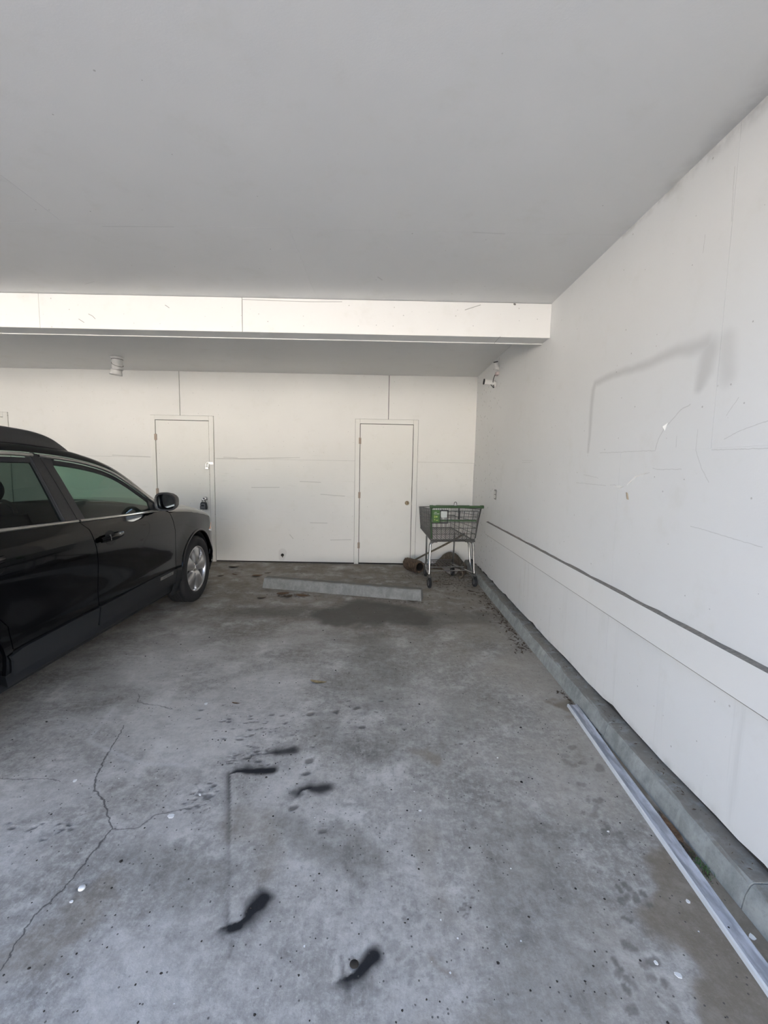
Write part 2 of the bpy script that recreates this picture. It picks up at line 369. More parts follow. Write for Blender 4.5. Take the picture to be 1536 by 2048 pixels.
def floor_mesh():
    """slab whose top carries the marks that have a place of their own: spray paint, oil, damp, drips, pits"""
    xs = np.concatenate([np.linspace(XL, -2.3, 11)[:-1], np.arange(-2.3, XR + 0.15, 0.0075), [XR + 0.15]])
    ys = np.concatenate([np.linspace(-1.2, 0.85, 7)[:-1], np.arange(0.85, 2.9, 0.0068), np.arange(2.9, YB + 0.18, 0.028), [YB + 0.2]])
    X, Y = np.meshgrid(xs, ys)
    wx, wy = X + 0.26 * np_noise(X, Y, 6, 1), Y + 0.26 * np_noise(X, Y, 6, 2)
    sx, sy = X + 0.024 * np_noise(X, Y, 16, 3), Y + 0.024 * np_noise(X, Y, 16, 4)
    def sst(v, a, b): v = np.clip((v - a) / (b - a), 0, 1); return v * v * (3 - 2 * v)
    def line(px, py, pts, rr, core=0.0):
        rr = rr if isinstance(rr, (list, tuple)) else [rr] * len(pts); m = np.zeros_like(px)
        for i in range(len(pts) - 1):
            (ax, ay), (bx, by) = pts[i], pts[i + 1]; dx, dy = bx - ax, by - ay; L2 = dx * dx + dy * dy + 1e-9
            h = np.clip(((px - ax) * dx + (py - ay) * dy) / L2, 0, 1)
            d = np.hypot(px - ax - h * dx, py - ay - h * dy) / (rr[i] + (rr[i + 1] - rr[i]) * h)
            m = np.maximum(m, 1 - sst(d, core, 1.0))
        return m
    oil = line(wx, wy, [(-0.42, 4.12), (-0.10, 4.22), (0.24, 4.15)], [0.36, 0.50, 0.36], 0.55)
    for pts, rr, k in (([(0.45, 4.0), (0.95, 4.1)], 0.32, 0.55), ([(-1.25, 4.15), (-0.8, 4.25)], 0.3, 0.5), ([(-0.12, 3.5), (0.05, 2.9)], [0.36, 0.28], 0.42),
                       ([(0.62, 1.62), (0.50, 1.30)], 0.20, 0.34), ([(0.02, 2.05), (0.12, 2.28)], 0.14, 0.36), ([(-0.36, 1.66), (-0.10, 1.48)], 0.14, 0.42),
                       ([(-0.82, 1.48), (-0.60, 1.32)], 0.17, 0.34), ([(0.58, 1.14), (0.36, 0.98)], 0.15, 0.28), ([(-0.15, 2.78), (0.05, 2.6)], 0.27, 0.36),
                       ([(-0.30, 2.35), (-0.15, 2.15)], 0.14, 0.28), ([(0.6, 2.6), (0.35, 2.2)], 0.2, 0.22), ([(-1.9, 2.9), (-1.6, 2.5)], 0.25, 0.3)):
        oil = np.maximum(oil, k * line(wx, wy, pts, rr, 0.2))
    damp = line(wx, wy, [(1.10, 1.44), (1.03, 1.22), (1.03, 1.0), (0.98, 0.8)], [0.13, 0.17, 0.20, 0.2], 0.62)
    damp = np.maximum(damp, line(wx, wy, [(1.2, 2.6), (1.2, 0.9)], 0.09, 0.45))
    for pts, rr, k in (([(0.22, 2.10), (0.27, 2.08)], 0.09, 0.75), ([(0.17, 1.155), (0.18, 1.15)], 0.035, 0.6), ([(-0.48, 1.62), (-0.42, 1.5)], 0.1, 0.4),
                       ([(-0.92, 1.30), (-0.98, 1.18)], 0.10, 0.5), ([(0.25, 1.6), (0.2, 1.4)], 0.1, 0.35), ([(0.3, 0.95), (0.2, 0.9)], 0.12, 0.5)):
        damp = np.maximum(damp, k * line(wx, wy, pts, rr, 0.25))
    spray = np.zeros_like(X)
    def band(pts, rr, kk, sgn):
        """overspray: crisp along the edge that was masked, fading away on the other side"""
        nonlocal spray
        best = np.full_like(X, 9.0); m = np.zeros_like(X)
        for i in range(len(pts) - 1):
            (ax, ay), (bx, by) = pts[i], pts[i + 1]; dx, dy = bx - ax, by - ay; L2 = dx * dx + dy * dy
            h = np.clip(((X - ax) * dx + (Y - ay) * dy) / L2, 0, 1)
            d = np.hypot(X - ax - h * dx, Y - ay - h * dy)
            sg = ((X - ax) * dy - (Y - ay) * dx) / math.sqrt(L2) * sgn
            r = rr[i] + (rr[i + 1] - rr[i]) * h; k = kk[i] + (kk[i + 1] - kk[i]) * h
            v = k * np.exp(-(d / r) ** 2 * 0.8) * sst(sg, -0.0035, 0.003)
            m = np.where(d < best, v, m); best = np.minimum(best, d)
        spray = np.maximum(spray, m)
    def blob(pts, rr, k):
        nonlocal spray
        rr = rr if isinstance(rr, list) else [rr] * len(pts)
        spray = np.maximum(spray, k * line(sx, sy, pts, [q * 1.0 for q in rr], 0.15) ** 0.65)
    band([(-.466, 1.237), (-.452, 1.243), (-.428, 1.250), (-.410, 1.272), (-.396, 1.300)], [.026, .030, .034, .040, .050], [.9, 1, 1, 1, .8], 1)
    blob([(-.405, 1.275), (-.386, 1.305), (-.376, 1.330)], [.034, .050, .048], 1.0); blob([(-.45, 1.228), (-.425, 1.238)], .026, .95)
    band([(-.458, 1.243), (-.487, 1.335)], [.014, .010], [.55, .25], -1); blob([(-.44, 1.225), (-.42, 1.15)], [.014, .008], .3)
    band([(-.092, 1.098), (-.078, 1.104), (-.050, 1.118), (-.036, 1.140)], [.022, .028, .032, .040], [.8, 1, 1, .9], 1)
    blob([(-.050, 1.108), (-.022, 1.130), (.002, 1.153)], [.024, .036, .044], 1.0)
    band([(-.078, 1.104), (-.092, 1.155)], [.012, .008], [.7, .3], -1); blob([(-.085, 1.095), (-.07, 1.085)], .022, .7)
    band([(-.684, 1.914), (-.660, 1.926), (-.620, 1.926), (-.585, 1.922)], [.012, .030, .045, .050], [.9, 1, 1, .8], -1)
    blob([(-.63, 1.938), (-.57, 1.938), (-.50, 1.945)], [.022, .045, .042], .95)
    band([(-.684, 1.916), (-.609, 1.701), (-.541, 1.50), (-.50, 1.38)], [.024, .020, .016, .010], [.75, .55, .35, .15], 1)
    band([(-.555, 2.060), (-.510, 2.068), (-.47, 2.066)], [.014, .040, .050], [.6, .9, .7], -1); blob([(-.50, 2.078), (-.43, 2.092)], [.040, .052], .80)
    band([(-.338, 1.800), (-.330, 1.818), (-.300, 1.828), (-.272, 1.818)], [.030, .030, .036, .045], [.9, .9, .95, .7], -1)
    blob([(-.36, 1.805), (-.345, 1.80)], .034, .65); blob([(-.285, 1.828), (-.245, 1.832), (-.225, 1.84)], [.034, .056, .050], .85)
    drip = np.zeros_like(X); rnd = random.Random(3)
    def drops(cx, cy, sxx, syy, n, r0, r1, k):
        nonlocal drip
        for _ in range(n):
            x, y, r = cx + rnd.gauss(0, sxx), cy + rnd.gauss(0, syy), rnd.uniform(r0, r1); a = rnd.uniform(0, PI)
            drip = np.maximum(drip, k * rnd.uniform(0.6, 1) * line(sx, sy, [(x, y), (x + math.cos(a) * r, y + math.sin(a) * r)], r, 0.65))
    drops(0.84, 1.34, 0.04, 0.03, 9, 0.008, 0.016, 1.0); drops(0.74, 1.12, 0.04, 0.04, 14, 0.007, 0.016, 0.9); drops(0.94, 1.66, 0.04, 0.07, 14, 0.008, 0.02, 0.7)
    drops(0.99, 2.05, 0.05, 0.08, 12, 0.008, 0.02, 0.6); drops(0.10, 1.22, 0.04, 0.07, 22, 0.006, 0.014, 0.5); drops(0.05, 1.10, 0.05, 0.05, 10, 0.006, 0.02, 0.4); drops(0.3, 1.3, 0.02, 0.02, 12, 0.003, 0.007, 0.9)
    pit = np.zeros_like(X)
    for (x, y, r) in ((-0.349, 1.72, 0.020), (-0.33, 2.02, 0.022), (-0.335, 1.93, 0.018), (-0.39, 2.42, 0.025), (-0.25, 2.45, 0.02), (-0.13, 2.5, 0.022), (-0.09, 2.3, 0.016), (-0.057, 1.136, 0.010), (-0.997, 1.352, 0.012), (-0.21, 1.60, 0.014)):
        pit = np.maximum(pit, line(sx, sy, [(x - 0.006, y), (x + 0.006, y + 0.006)], r, 0.5))
    def pits(cx, cy, sxx, syy, n, r0=0.003, r1=0.010):
        nonlocal pit
        for _ in range(n):
            x, y, r = cx + rnd.gauss(0, sxx), cy + rnd.gauss(0, syy), rnd.uniform(r0, r1); a = rnd.uniform(-0.4, 0.8)
            pit = np.maximum(pit, line(sx, sy, [(x, y), (x + math.cos(a) * r * 1.5, y + math.sin(a) * r)], r, 0.3))
    pits(-0.64, 2.03, 0.06, 0.05, 44); pits(-0.76, 1.77, 0.03, 0.05, 26); pits(-0.70, 2.32, 0.12, 0.07, 34, 0.004, 0.012); pits(-1.27, 1.60, 0.08, 0.03, 14); pits(-0.3, 2.4, 0.4, 0.3, 30)
    nx, ny = len(xs), len(ys)
    V = np.stack([X.ravel(), Y.ravel(), -0.004 * pit.ravel()], 1)
    idx = np.arange(nx * ny).reshape(ny, nx)
    Fq = np.stack([idx[:-1, :-1], idx[:-1, 1:], idx[1:, 1:], idx[1:, :-1]], -1).reshape(-1, 4)
    me = bpy.data.meshes.new('floor')
    b = len(V); x0, x1, y0, y1 = xs[0], xs[-1], ys[0], ys[-1]
    V = np.concatenate([V, [[x0, y0, -.15], [x1, y0, -.15], [x1, y1, -.15], [x0, y1, -.15]]])
    me.vertices.add(len(V)); me.vertices.foreach_set('co', V.ravel())
    extra = [[b, b + 1, idx[0, -1], idx[0, 0]], [b + 1, b + 2, idx[-1, -1], idx[0, -1]], [b + 2, b + 3, idx[-1, 0], idx[-1, -1]], [b + 3, b, idx[0, 0], idx[-1, 0]], [b + 3, b + 2, b + 1, b]]
    Fq = np.concatenate([Fq, np.array(extra)])
    me.loops.add(len(Fq) * 4); me.loops.foreach_set('vertex_index', Fq.ravel())
    me.polygons.add(len(Fq)); me.polygons.foreach_set('loop_start', np.arange(len(Fq)) * 4); me.polygons.foreach_set('loop_total', np.full(len(Fq), 4))
    for nm, arr in (('oil', oil), ('damp', damp), ('spray', spray), ('drip', drip), ('pit', pit)):
        at = me.attributes.new(nm, 'FLOAT', 'POINT'); at.data.foreach_set('value', np.concatenate([arr.ravel(), np.zeros(4)]).astype(np.float32))
    me.update(); me.validate()
    return me
def floor_material():
    t = NT('stained_concrete'); p = t.coords()
    sx = t.n('ShaderNodeSeparateXYZ'); t.put(sx.inputs[0], p); X, Y = sx.outputs[0], sx.outputs[1]
    def att(nm): return t.n('ShaderNodeAttribute', attribute_name=nm).outputs['Fac']
    wv = t.vec('ADD', p, t.vec('MULTIPLY', t.vec('SUBTRACT', t.noise(p, 1.6, 3, col=True), (0.5, 0.5, 0.5)), (0.35, 0.35, 0)))
    n1 = t.noise(p, 1.1, 5, 0.62, 0.4); n2 = t.noise(wv, 4.0, 6, 0.7); n3 = t.noise(p, 22, 5, 0.75); n4 = t.noise(p, 130, 3, 0.7)
    brush = t.noise(t.scale3(p, 26, 2.2, 1), 4.0, 3, 0.6)
    c = t.mix(t.ramp(n1, 0.32, 0.68), (0.240, 0.235, 0.227), (0.410, 0.407, 0.398))
    c = t.mix(t.math('MULTIPLY', t.ramp(n2, 0.50, 0.70), 0.80), c, (0.58, 0.58, 0.575))        # pale worn laitance
    c = t.mix(t.math('MULTIPLY', t.ramp(n2, 0.47, 0.30), 0.65), c, (0.165, 0.16, 0.155))       # dark blotches
    c = t.mix(t.math('MULTIPLY', t.ramp(n3, 0.44, 0.66), 0.46), c, (0.56, 0.555, 0.545))
    c = t.mix(t.math('MULTIPLY', t.ramp(n3, 0.46, 0.28), 0.52), c, (0.14, 0.135, 0.13))
    c = t.mix(t.math('MULTIPLY', t.ramp(brush, 0.5, 0.72), 0.16), c, (0.55, 0.55, 0.55))
    n5 = t.noise(p, 62, 4, 0.72)
    c = t.mix(t.math('MULTIPLY', t.ramp(n5, 0.52, 0.68), 0.30), c, (0.60, 0.60, 0.59))
    c = t.mix(t.math('MULTIPLY', t.ramp(n5, 0.46, 0.32), 0.34), c, (0.13, 0.125, 0.12))
    c = t.mix(t.math('MULTIPLY', t.ramp(n4, 0.55, 0.75), 0.22), c, (0.13, 0.125, 0.12))
    stk = t.noise(t.scale3(t.vec('ADD', p, t.vec('MULTIPLY', t.noise(p, 3, 2, col=True), (0, 0.25, 0))), 1.3, 9.5, 1), 3.4, 5, 0.65)
    stm = t.math('MULTIPLY', t.ramp(Y, 1.9, 2.6), t.ramp(X, 0.4, -0.6))
    c = t.mix(t.math('MULTIPLY', t.math('MULTIPLY', t.ramp(stk, 0.52, 0.68), stm), 0.50), c, (0.54, 0.54, 0.54))
    c = t.mix(t.math('MULTIPLY', t.math('MULTIPLY', t.ramp(stk, 0.46, 0.32), stm), 0.40), c, (0.17, 0.165, 0.16))
    pale = t.math('MULTIPLY', t.ramp(X, -0.15, -0.75), t.ramp(n1, 0.40, 0.62))
    c = t.mix(t.math('MULTIPLY', pale, 0.42), c, (0.58, 0.58, 0.58))
    dirt = t.math('MULTIPLY', t.ramp(Y, 2.0, 5.2), t.ramp(n2, 0.85, 0.36))                     # brown dirt towards the back wall
    c = t.mix(t.math('MULTIPLY', dirt, 0.80), c, (0.175, 0.150, 0.118))
    dirt2 = t.math('MULTIPLY', t.ramp(X, 0.0, 1.0), t.ramp(n1, 0.30, 0.62))
    c = t.mix(t.math('MULTIPLY', dirt2, 0.55), c, (0.315, 0.290, 0.252))
    oil = att('oil')
    c = t.mix(t.math('MULTIPLY', oil, 0.88), c, (0.060, 0.056, 0.048))
    c = t.mix(1.0, c, (1.0, 0.972, 0.925), 'MULTIPLY')
    c = t.mix(t.math('MULTIPLY', att('damp'), 0.72), c, (0.165, 0.132, 0.088))
    c = t.mix(t.math('MULTIPLY', att('drip'), 0.78), c, (0.105, 0.098, 0.085))
    pit = att('pit')
    c = t.mix(t.math('MULTIPLY', pit, 0.68), c, (0.085, 0.078, 0.07))
    G = lambda *q: [(x, y, 0) for x, y in q]
    wc = t.vec('ADD', p, t.vec('MULTIPLY', t.vec('SUBTRACT', t.noise(p, 24, 3, 0.6, col=True), (0.5, 0.5, 0.5)), (0.035, 0.035, 0)))
    cr = t.line(wc, G((-1.391, 2.287), (-1.32, 1.981), (-1.28, 1.863), (-1.24, 1.802), (-1.165, 1.745), (-1.041, 1.592), (-1.051, 1.354), (-1.08, 1.262), (-1.057, 1.10)), [0.004, 0.006, 0.007, 0.007, 0.007, 0.006, 0.005, 0.005, 0.004])
    cr = t.math('MAXIMUM', cr, t.math('MULTIPLY', t.line(wc, G((-1.041, 1.592), (-0.935, 1.606), (-0.908, 1.669), (-0.727, 1.726)), 0.006), 0.7))
    cr = t.math('MAXIMUM', cr, t.math('MULTIPLY', t.line(wc, G((-1.9, 1.868), (-1.436, 1.86)), 0.005), 0.7))
    cr = t.math('MAXIMUM', cr, t.math('MULTIPLY', t.line(wc, G((-1.50, 2.62), (-1.45, 2.52), (-1.22, 2.46)), 0.006), 0.7))
    c = t.mix(t.math('MULTIPLY', cr, 0.85), c, (0.045, 0.042, 0.04))
    c = t.mix(t.math('MULTIPLY', t.line(wc, G((-1.55, 2.45), (-1.50, 2.15), (-1.15, 1.98), (-0.92, 1.97)), 0.02, 0.1), 0.4), c, (0.52, 0.52, 0.51))
    c = t.mix(t.math('MULTIPLY', att('spray'), 1.12, clamp=True), c, (0.008, 0.008, 0.010))
    gv = t.n('ShaderNodeTexVoronoi', voronoi_dimensions='2D'); t.put(gv.inputs['Vector'], p); gv.inputs['Scale'].default_value = 70
    gc = t.n('ShaderNodeSeparateColor'); t.put(gc.inputs[0], gv.outputs['Color'])
    g = t.math('MULTIPLY', t.ramp(gv.outputs['Distance'], 0.16, 0.24, 1, 0), t.ramp(gc.outputs[0], 0.965, 0.97))
    c = t.mix(t.math('MULTIPLY', g, 0.8), c, (0.06, 0.055, 0.05))
    bump = t.math('ADD', t.math('MULTIPLY', n3, 0.5), t.math('MULTIPLY', n4, 0.3))
    return t.fin(c, t.ramp(oil, 0, 1, 0.86, 0.62), bump, 0.35, 0.006)
M_FLOOR = floor_material()
M_DRIVE = plain('driveway_asphalt', (0.215, 0.21, 0.20), 0.9, 0, 0.12, 2.5)

def conc(name, lo, hi, sc_=9):
    t = NT(name); p = t.coords(); n1 = t.noise(p, sc_, 6, 0.7); n2 = t.noise(p, 60, 4, 0.7); n3 = t.noise(t.scale3(p, 6, 6, 0.8), 5, 4)
    c = t.mix(t.ramp(n1, 0.3, 0.7), lo, hi); c = t.mix(t.math('MULTIPLY', t.ramp(n2, 0.5, 0.75), 0.35), c, tuple(x * 0.55 for x in lo))
    c = t.mix(t.math('MULTIPLY', t.ramp(n3, 0.52, 0.7), 0.3), c, tuple(min(1, x * 1.25) for x in hi))
    sx = t.n('ShaderNodeSeparateXYZ'); t.put(sx.inputs[0], t.n('ShaderNodeNewGeometry').outputs['Normal'])
    top = t.math('MULTIPLY', t.ramp(sx.outputs[2], 0.75, 0.95), t.ramp(t.noise(p, 14, 5, 0.7), 0.30, 0.55))
    c = t.mix(t.math('MULTIPLY', top, 0.75), c, (0.175, 0.155, 0.13))          # silt lying on the flat top
    return t.fin(c, 0.88, t.math('ADD', n1, t.math('MULTIPLY', n2, 0.5)), 0.4, 0.006)
M_KERB = conc('kerb_concrete', (0.20, 0.215, 0.21), (0.33, 0.345, 0.335))
M_STOP = conc('wheel_stop_concrete', (0.165, 0.17, 0.166), (0.255, 0.26, 0.252), 7)

# ---------------------------------------------------------------- the shell
def struct(o): o['kind'] = 'structure'; return o
struct(link('floor', floor_mesh(), M_FLOOR))
struct(MB().box(-45, 45, -60, -1.204, -0.17, -0.02).build('driveway', M_DRIVE))

# pale building across the forecourt, unseen, added to bounce sunlight into the bay
M_FACADE = plain('sunlit_stucco', (0.80, 0.785, 0.75), 0.9, 0, 0.03, 3)
fo_ = struct(MB().box(-26, 22, -13.6, -13.0, -0.1, 4.4).build('wall_unseen_bounce', M_FACADE))
for k in range(7): MB().box(-22 + 6.2 * k, -20.6 + 6.2 * k, -12.995, -12.96, 2.6, 3.7).build('window_pane', M_DARKGAP, fo_)
MB().box(-26.4, 22.4, -14.0, -12.6, 4.4, 4.6).build('eave', M_DARKGAP, fo_)

# back wall: backing plus painted sheets with open joints
G_ = 0.0038
wb = struct(MB().box(XL, XR + 0.15, YB + 0.016, YB + 0.18, 0.0, HC2 + 0.3).build('wall_back', M_DARKGAP))
DW, TR, DH = 0.7614, 0.068, 2.04
DOORS = [(-6.19, 'door_1'), (-3.264, 'door_2'), (-0.335, 'door_3')]
SEAM = 1.512
def sheet(poly, parent, axis, d0, d1, mat, name='panel'):
    return MB().prism(poly, axis, d0, d1).build(name, mat, parent, weld=True)
xo = [(x - TR, x + DW + TR) for x, _ in DOORS]
mids = [(a + b) / 2 for a, b in xo]
edges = [XL] + [-5.86, -2.909, 0.066] + [XR]
segs_low = [(XL, xo[0][0]), (xo[0][1], xo[1][0]), (xo[1][1], xo[2][0]), (xo[2][1], XR)]
zt = DH + TR
for a, b in segs_low:
    sheet([(a + G_, 0.018), (b - G_, 0.018), (b - G_, SEAM - .0007), (a + G_, SEAM - .0007)], wb, 1, YB, YB + 0.016, M_WALL_B)
for i in range(4):
    a, b = edges[i], edges[i + 1]; la, lb = segs_low[i]
    g = G_; SE = SEAM + .0007
    if i == 0: pl = [(a, SE), (lb - g, SE), (lb - g, zt + g), (b - g, zt + g), (b - g, HC2 + .05), (a, HC2 + .05)]
    elif i == 3: pl = [(a + g, zt + g), (la + g, zt + g), (la + g, SE), (b, SE), (b, HC2 + .05), (a + g, HC2 + .05)]
    else: pl = [(a + g, zt + g), (la + g, zt + g), (la + g, SE), (lb - g, SE), (lb - g, zt + g), (b - g, zt + g), (b - g, HC2 + .05), (a + g, HC2 + .05)]
    sheet(pl, wb, 1, YB, YB + 0.016, M_WALL_B)

# right wall
wr = struct(MB().box(XR + 0.013, XR + 0.16, -0.4, YB + 0.18, 0.0, HC1 + 0.3).build('wall_right', M_DARKGAP))
SR = 1.537; g = 0.0007
ys_up = [-0.4, 1.785, 4.225, YB + 0.016]; ys_lo = [-0.4, 2.46, 4.90, YB + 0.016]
for i in range(3):
    sheet([(ys_up[i] + g, SR), (ys_up[i + 1] - g, SR), (ys_up[i + 1] - g, HC1 + .05), (ys_up[i] + g, HC1 + .05)], wr, 0, XR, XR + 0.013, M_WALL_R)
    # ragged lower edge above the kerb
    a, b = ys_lo[i] + g, ys_lo[i + 1] - g; n = 26
    low = []
    for k in range(n + 1):
        y = a + (b - a) * k / n
        low.append((y, 0.110 + 0.006 * math.sin(y * 9) * (random.random()) + (0.012 if random.random() < 0.18 else 0)))
    sheet(low + [(b, SR - .0004), (a, SR - .0004)], wr, 0, XR, XR + 0.013, M_WALL_R)
wl = struct(MB().box(XL - 0.15, XL, -0.4, YB + 0.18, 0.0, HC1 + 0.3).build('wall_left', M_WALL_L))

# ceilings
ce = struct(MB().box(XL, XR + 0.16, YF, BY2, HC1 + 0.012, HC1 + 0.10).build('ceiling', M_CEIL))
yc = [YF, 2.608, BY2]
for i in range(2):
    xs = [XL, -4.2, -0.55 if i else -1.8, XR]
    for k in range(3):
        gg = 0.0006
        MB().box(xs[k] + gg, xs[k + 1] - gg * (k < 2), yc[i] + gg, yc[i + 1] - gg, HC1, HC1 + 0.012).build('panel', M_CEIL, ce)
c2 = struct(MB().box(XL, XR + 0.16, BY2 - 0.02, YB + 0.18, HC2, HC2 + 0.12).build('ceiling', M_CEIL))
# the storey above, which throws the shade on the forecourt
up = struct(MB().box(XL - 0.15, XR + 0.16, YF, YB + 0.2, HC1 + 0.30, 5.6).build('wall_upper_storey', M_WALL_L))
fa = struct(MB().box(XL - 0.15, XR + 0.16, YF - 0.06, YF, HC1 - 0.10, HC1 + 0.34).build('trim_1', M_TRIM))

# dropped beam: core, face boards, soffit, drip strip
bmr = struct(MB().box(XL, XR, BY1 + 0.02, BY2 - 0.012, BZ + 0.014, HC1).build('beam', M_BEAM))
for a, b in ((XL, -5.2), (-5.2, -2.751), (-2.751, -1.141), (-1.141, XR)):
    MB().box(a + 0.0012, b - 0.0012, BY1, BY1 + 0.02, BZ - 0.004, HC1 - 0.003, 0.0025).build('face_board', M_BEAM, bmr)
for a, b in ((XL, -4.4), (-4.4, -1.02), (-1.02, XR)):
    MB().box(a + 0.001, b - 0.001, BY1 + 0.021, BY2 - 0.02, BZ, BZ + 0.014, 0.0015).build('soffit_board', M_TRIM, bmr)
MB().box(XL, XR, BY2 - 0.019, BY2, BZ - 0.006, HC1, 0.0015).build('edge_strip', M_BEAM, bmr)

# guard rail board on the right wall, dusty on top
rl = MB().box(XR - 0.027, XR, -0.4, 5.42, 0.6257, 0.7787, 0.0).build('trim_2', M_TRIM); struct(rl)
MB().box(XR - 0.0275, XR - 0.024, -0.4, 5.415, 0.6248, 0.6272).build('dark_arris', M_DUST, rl)  # thin darker strip drawn along the rail's lower edge
du = MB()
n = 60; G0 = []
for k in range(n + 1):
    y = -0.4 + 5.82 * k / n
    G0.append([(XR - 0.0275, y, 0.7785 + 0.0005), (XR - 0.016, y, 0.781 + 0.003 * random.random()), (XR - 0.001, y, 0.781 + 0.007 * random.random())])
du.grid(G0, False).build('dust_ledge', M_DUST, rl)

# kerb of cast blocks
kb = empty('trim_3'); struct(kb); kb.location = (1.27, 3.0, 0)
def kerb_block(y0, y1):
    bm = bmesh.new()
    prof = [(1.216, 0.0), (1.226, 0.055), (1.238, 0.088), (1.250, 0.0935), (1.345, 0.0935), (1.345, 0.0)]
    ns = 12; rows = []
    for k in range(ns + 1):
        y = y0 + (y1 - y0) * k / ns; row = []
        for i, (x, z) in enumerate(prof):
            j = 0.0025 if i in (1, 2, 3) else 0
            row.append(bm.verts.new((x - 1.27 + random.uniform(-j, j), y - 3.0, z + random.uniform(-j, j))))
        rows.append(row)
    for k in range(ns):
        for i in range(5): bm.faces.new((rows[k][i], rows[k + 1][i], rows[k + 1][i + 1], rows[k][i + 1]))
    bm.faces.new(rows[0]); bm.faces.new(rows[-1][::-1])
    bmesh.ops.recalc_face_normals(bm, faces=bm.faces)
    me = bpy.data.meshes.new('kerb_block'); bm.to_mesh(me); bm.free(); return link('kerb_block', me, M_KERB, kb)
jy = [-0.4, 0.40, 1.315, 2.235, 3.13, 4.05, 4.97, 5.89, YB]
for i in range(len(jy) - 1): kerb_block(jy[i] + 0.0022, jy[i + 1] - 0.0022)

# ---------------------------------------------------------------- doors
M_RUST = plain('rusty_hinge', (0.42, 0.34, 0.28), 0.6, 0.3, 0.3, 90)
M_STEEL = plain('worn_steel', (0.50, 0.49, 0.47), 0.32, 1.0, 0.08, 60)
M_CHROME = plain('chrome', (0.80, 0.80, 0.80), 0.12, 1.0, 0.03, 20)
M_BRASS = plain('dull_brass', (0.36, 0.29, 0.19), 0.35, 1.0, 0.15, 60)
M_BLACK = plain('black_plastic', (0.018, 0.018, 0.019), 0.45, 0, 0.2, 60)
def door(x0, name, hole):
    r = MB().box(x0 - 0.03, x0 + DW + 0.03, YB + 0.0165, YB + 0.03, 0.0, DH + 0.02).build(name, M_DARKGAP); struct(r)
    y = YB
    MB().box(x0 - TR, x0 - 0.004, y - 0.014, y + 0.016, 0.0, DH + TR, 0.002).build('jamb', M_DOOR, r)
    MB().box(x0 + DW + 0.004, x0 + DW + TR, y - 0.014, y + 0.016, 0.0, DH + TR, 0.002).build('jamb', M_DOOR, r)
    MB().box(x0 - 0.003, x0 + DW + 0.003, y - 0.014, y + 0.016, DH + 0.005, DH + TR, 0.002).build('head_jamb', M_DOOR, r)
    MB().box(x0 + 0.003, x0 + DW - 0.003, y - 0.004, y + 0.012, 0.022, DH - 0.002, 0.002).build('slab', M_DOOR, r)
    for z in (1.80, 1.02, 0.28):
        h = MB().tube([(x0 - 0.002, y - 0.012, z - 0.045), (x0 - 0.002, y - 0.012, z + 0.045)], 0.007, 8)
        h.box(x0 - 0.018, x0 + 0.016, y - 0.0165, y - 0.004, z - 0.043, z + 0.043)
        h.build('hinge', M_RUST, r)
    return r
d1 = door(DOORS[0][0], 'door_1', 0); d2 = door(DOORS[1][0], 'door_2', 1); d3 = door(DOORS[2][0], 'door_3', 1)
def knob(x, z, mat, parent, r=0.027):
    m = MT((x, YB - 0.004, z), (0, -1, 0))
    o = MB().lathe([(0.0, 0.0), (r * 1.15, 0.0), (r * 1.12, 0.006), (r * 0.5, 0.012), (r * 0.48, 0.026), (r * 0.95, 0.036), (r, 0.048), (r * 0.85, 0.058), (r * 0.45, 0.062), (r * 0.42, 0.058), (0, 0.058)], 24, m).build('knob', mat, parent)
    MB().box(x - 0.002, x + 0.002, YB - 0.065, YB - 0.061, z - 0.008, z + 0.008).build('keyhole', M_BLACK, o)
    return o
knob(0.360, 0.917, M_BRASS, d3)
MB().box(0.425, 0.4285, YB - 0.0155, YB - 0.006, 0.885, 0.945).build('strike_plate', M_RUST, d3)
knob(-2.574, 0.925, M_CHROME, d2, 0.03)
# hasp on the second door
hp = MB().box(-2.545, -2.50, YB - 0.0085, YB - 0.004, 1.425, 1.457, 0.001).box(-2.50, -2.447, YB - 0.020, YB - 0.0142, 1.425, 1.457, 0.001)
hp.tube([(-2.53, YB - 0.008, 1.449), (-2.53, YB - 0.030, 1.446), (-2.53, YB - 0.030, 1.434), (-2.53, YB - 0.008, 1.431)], 0.003, 6)
hp.build('hasp', M_STEEL, d2)
pk = empty('padlock', (-2.53, YB - 0.03, 1.352)); tag(pk, 'long-shackled silver padlock hanging from the hasp of the door behind the car', 'padlock')
MB().box(-0.024, 0.024, -0.011, 0.011, 0.0, 0.034, 0.005).build('lock_body', M_STEEL, pk)
MB().tube([(-0.015, 0, 0.032), (-0.015, 0, 0.075)] + [(-0.015 * math.cos(a), 0, 0.075 + 0.015 * math.sin(a)) for a in [k * PI / 8 for k in range(1, 8)]] + [(0.015, 0, 0.075), (0.015, 0, 0.032)], 0.0042, 8).build('shackle', M_CHROME, pk)
lb = empty('key_lockbox', (-2.58, YB - 0.05, 0.775)); tag(lb, 'small black and grey key lockbox hanging on a chrome door knob', 'lockbox')
MB().prism([(-0.045, 0.0), (0.045, 0.0), (0.047, 0.03), (0.04, 0.085), (0.03, 0.104), (-0.03, 0.104), (-0.04, 0.085), (-0.047, 0.03)], 1, -0.022, 0.018).build('lockbox_body', M_BLACK, lb)
M_GREYP = plain('grey_cover', (0.16, 0.16, 0.165), 0.45)
fc = MB().prism([(-0.036, 0.008), (0.030, 0.008), (0.030, 0.06), (0.022, 0.085), (-0.026, 0.085), (-0.034, 0.06)], 1, -0.028, -0.0225).build('cover', M_GREYP, lb)
MB().box(-0.026, 0.016, -0.031, -0.0285, 0.045, 0.068).build('dial_window', M_BLACK, fc)
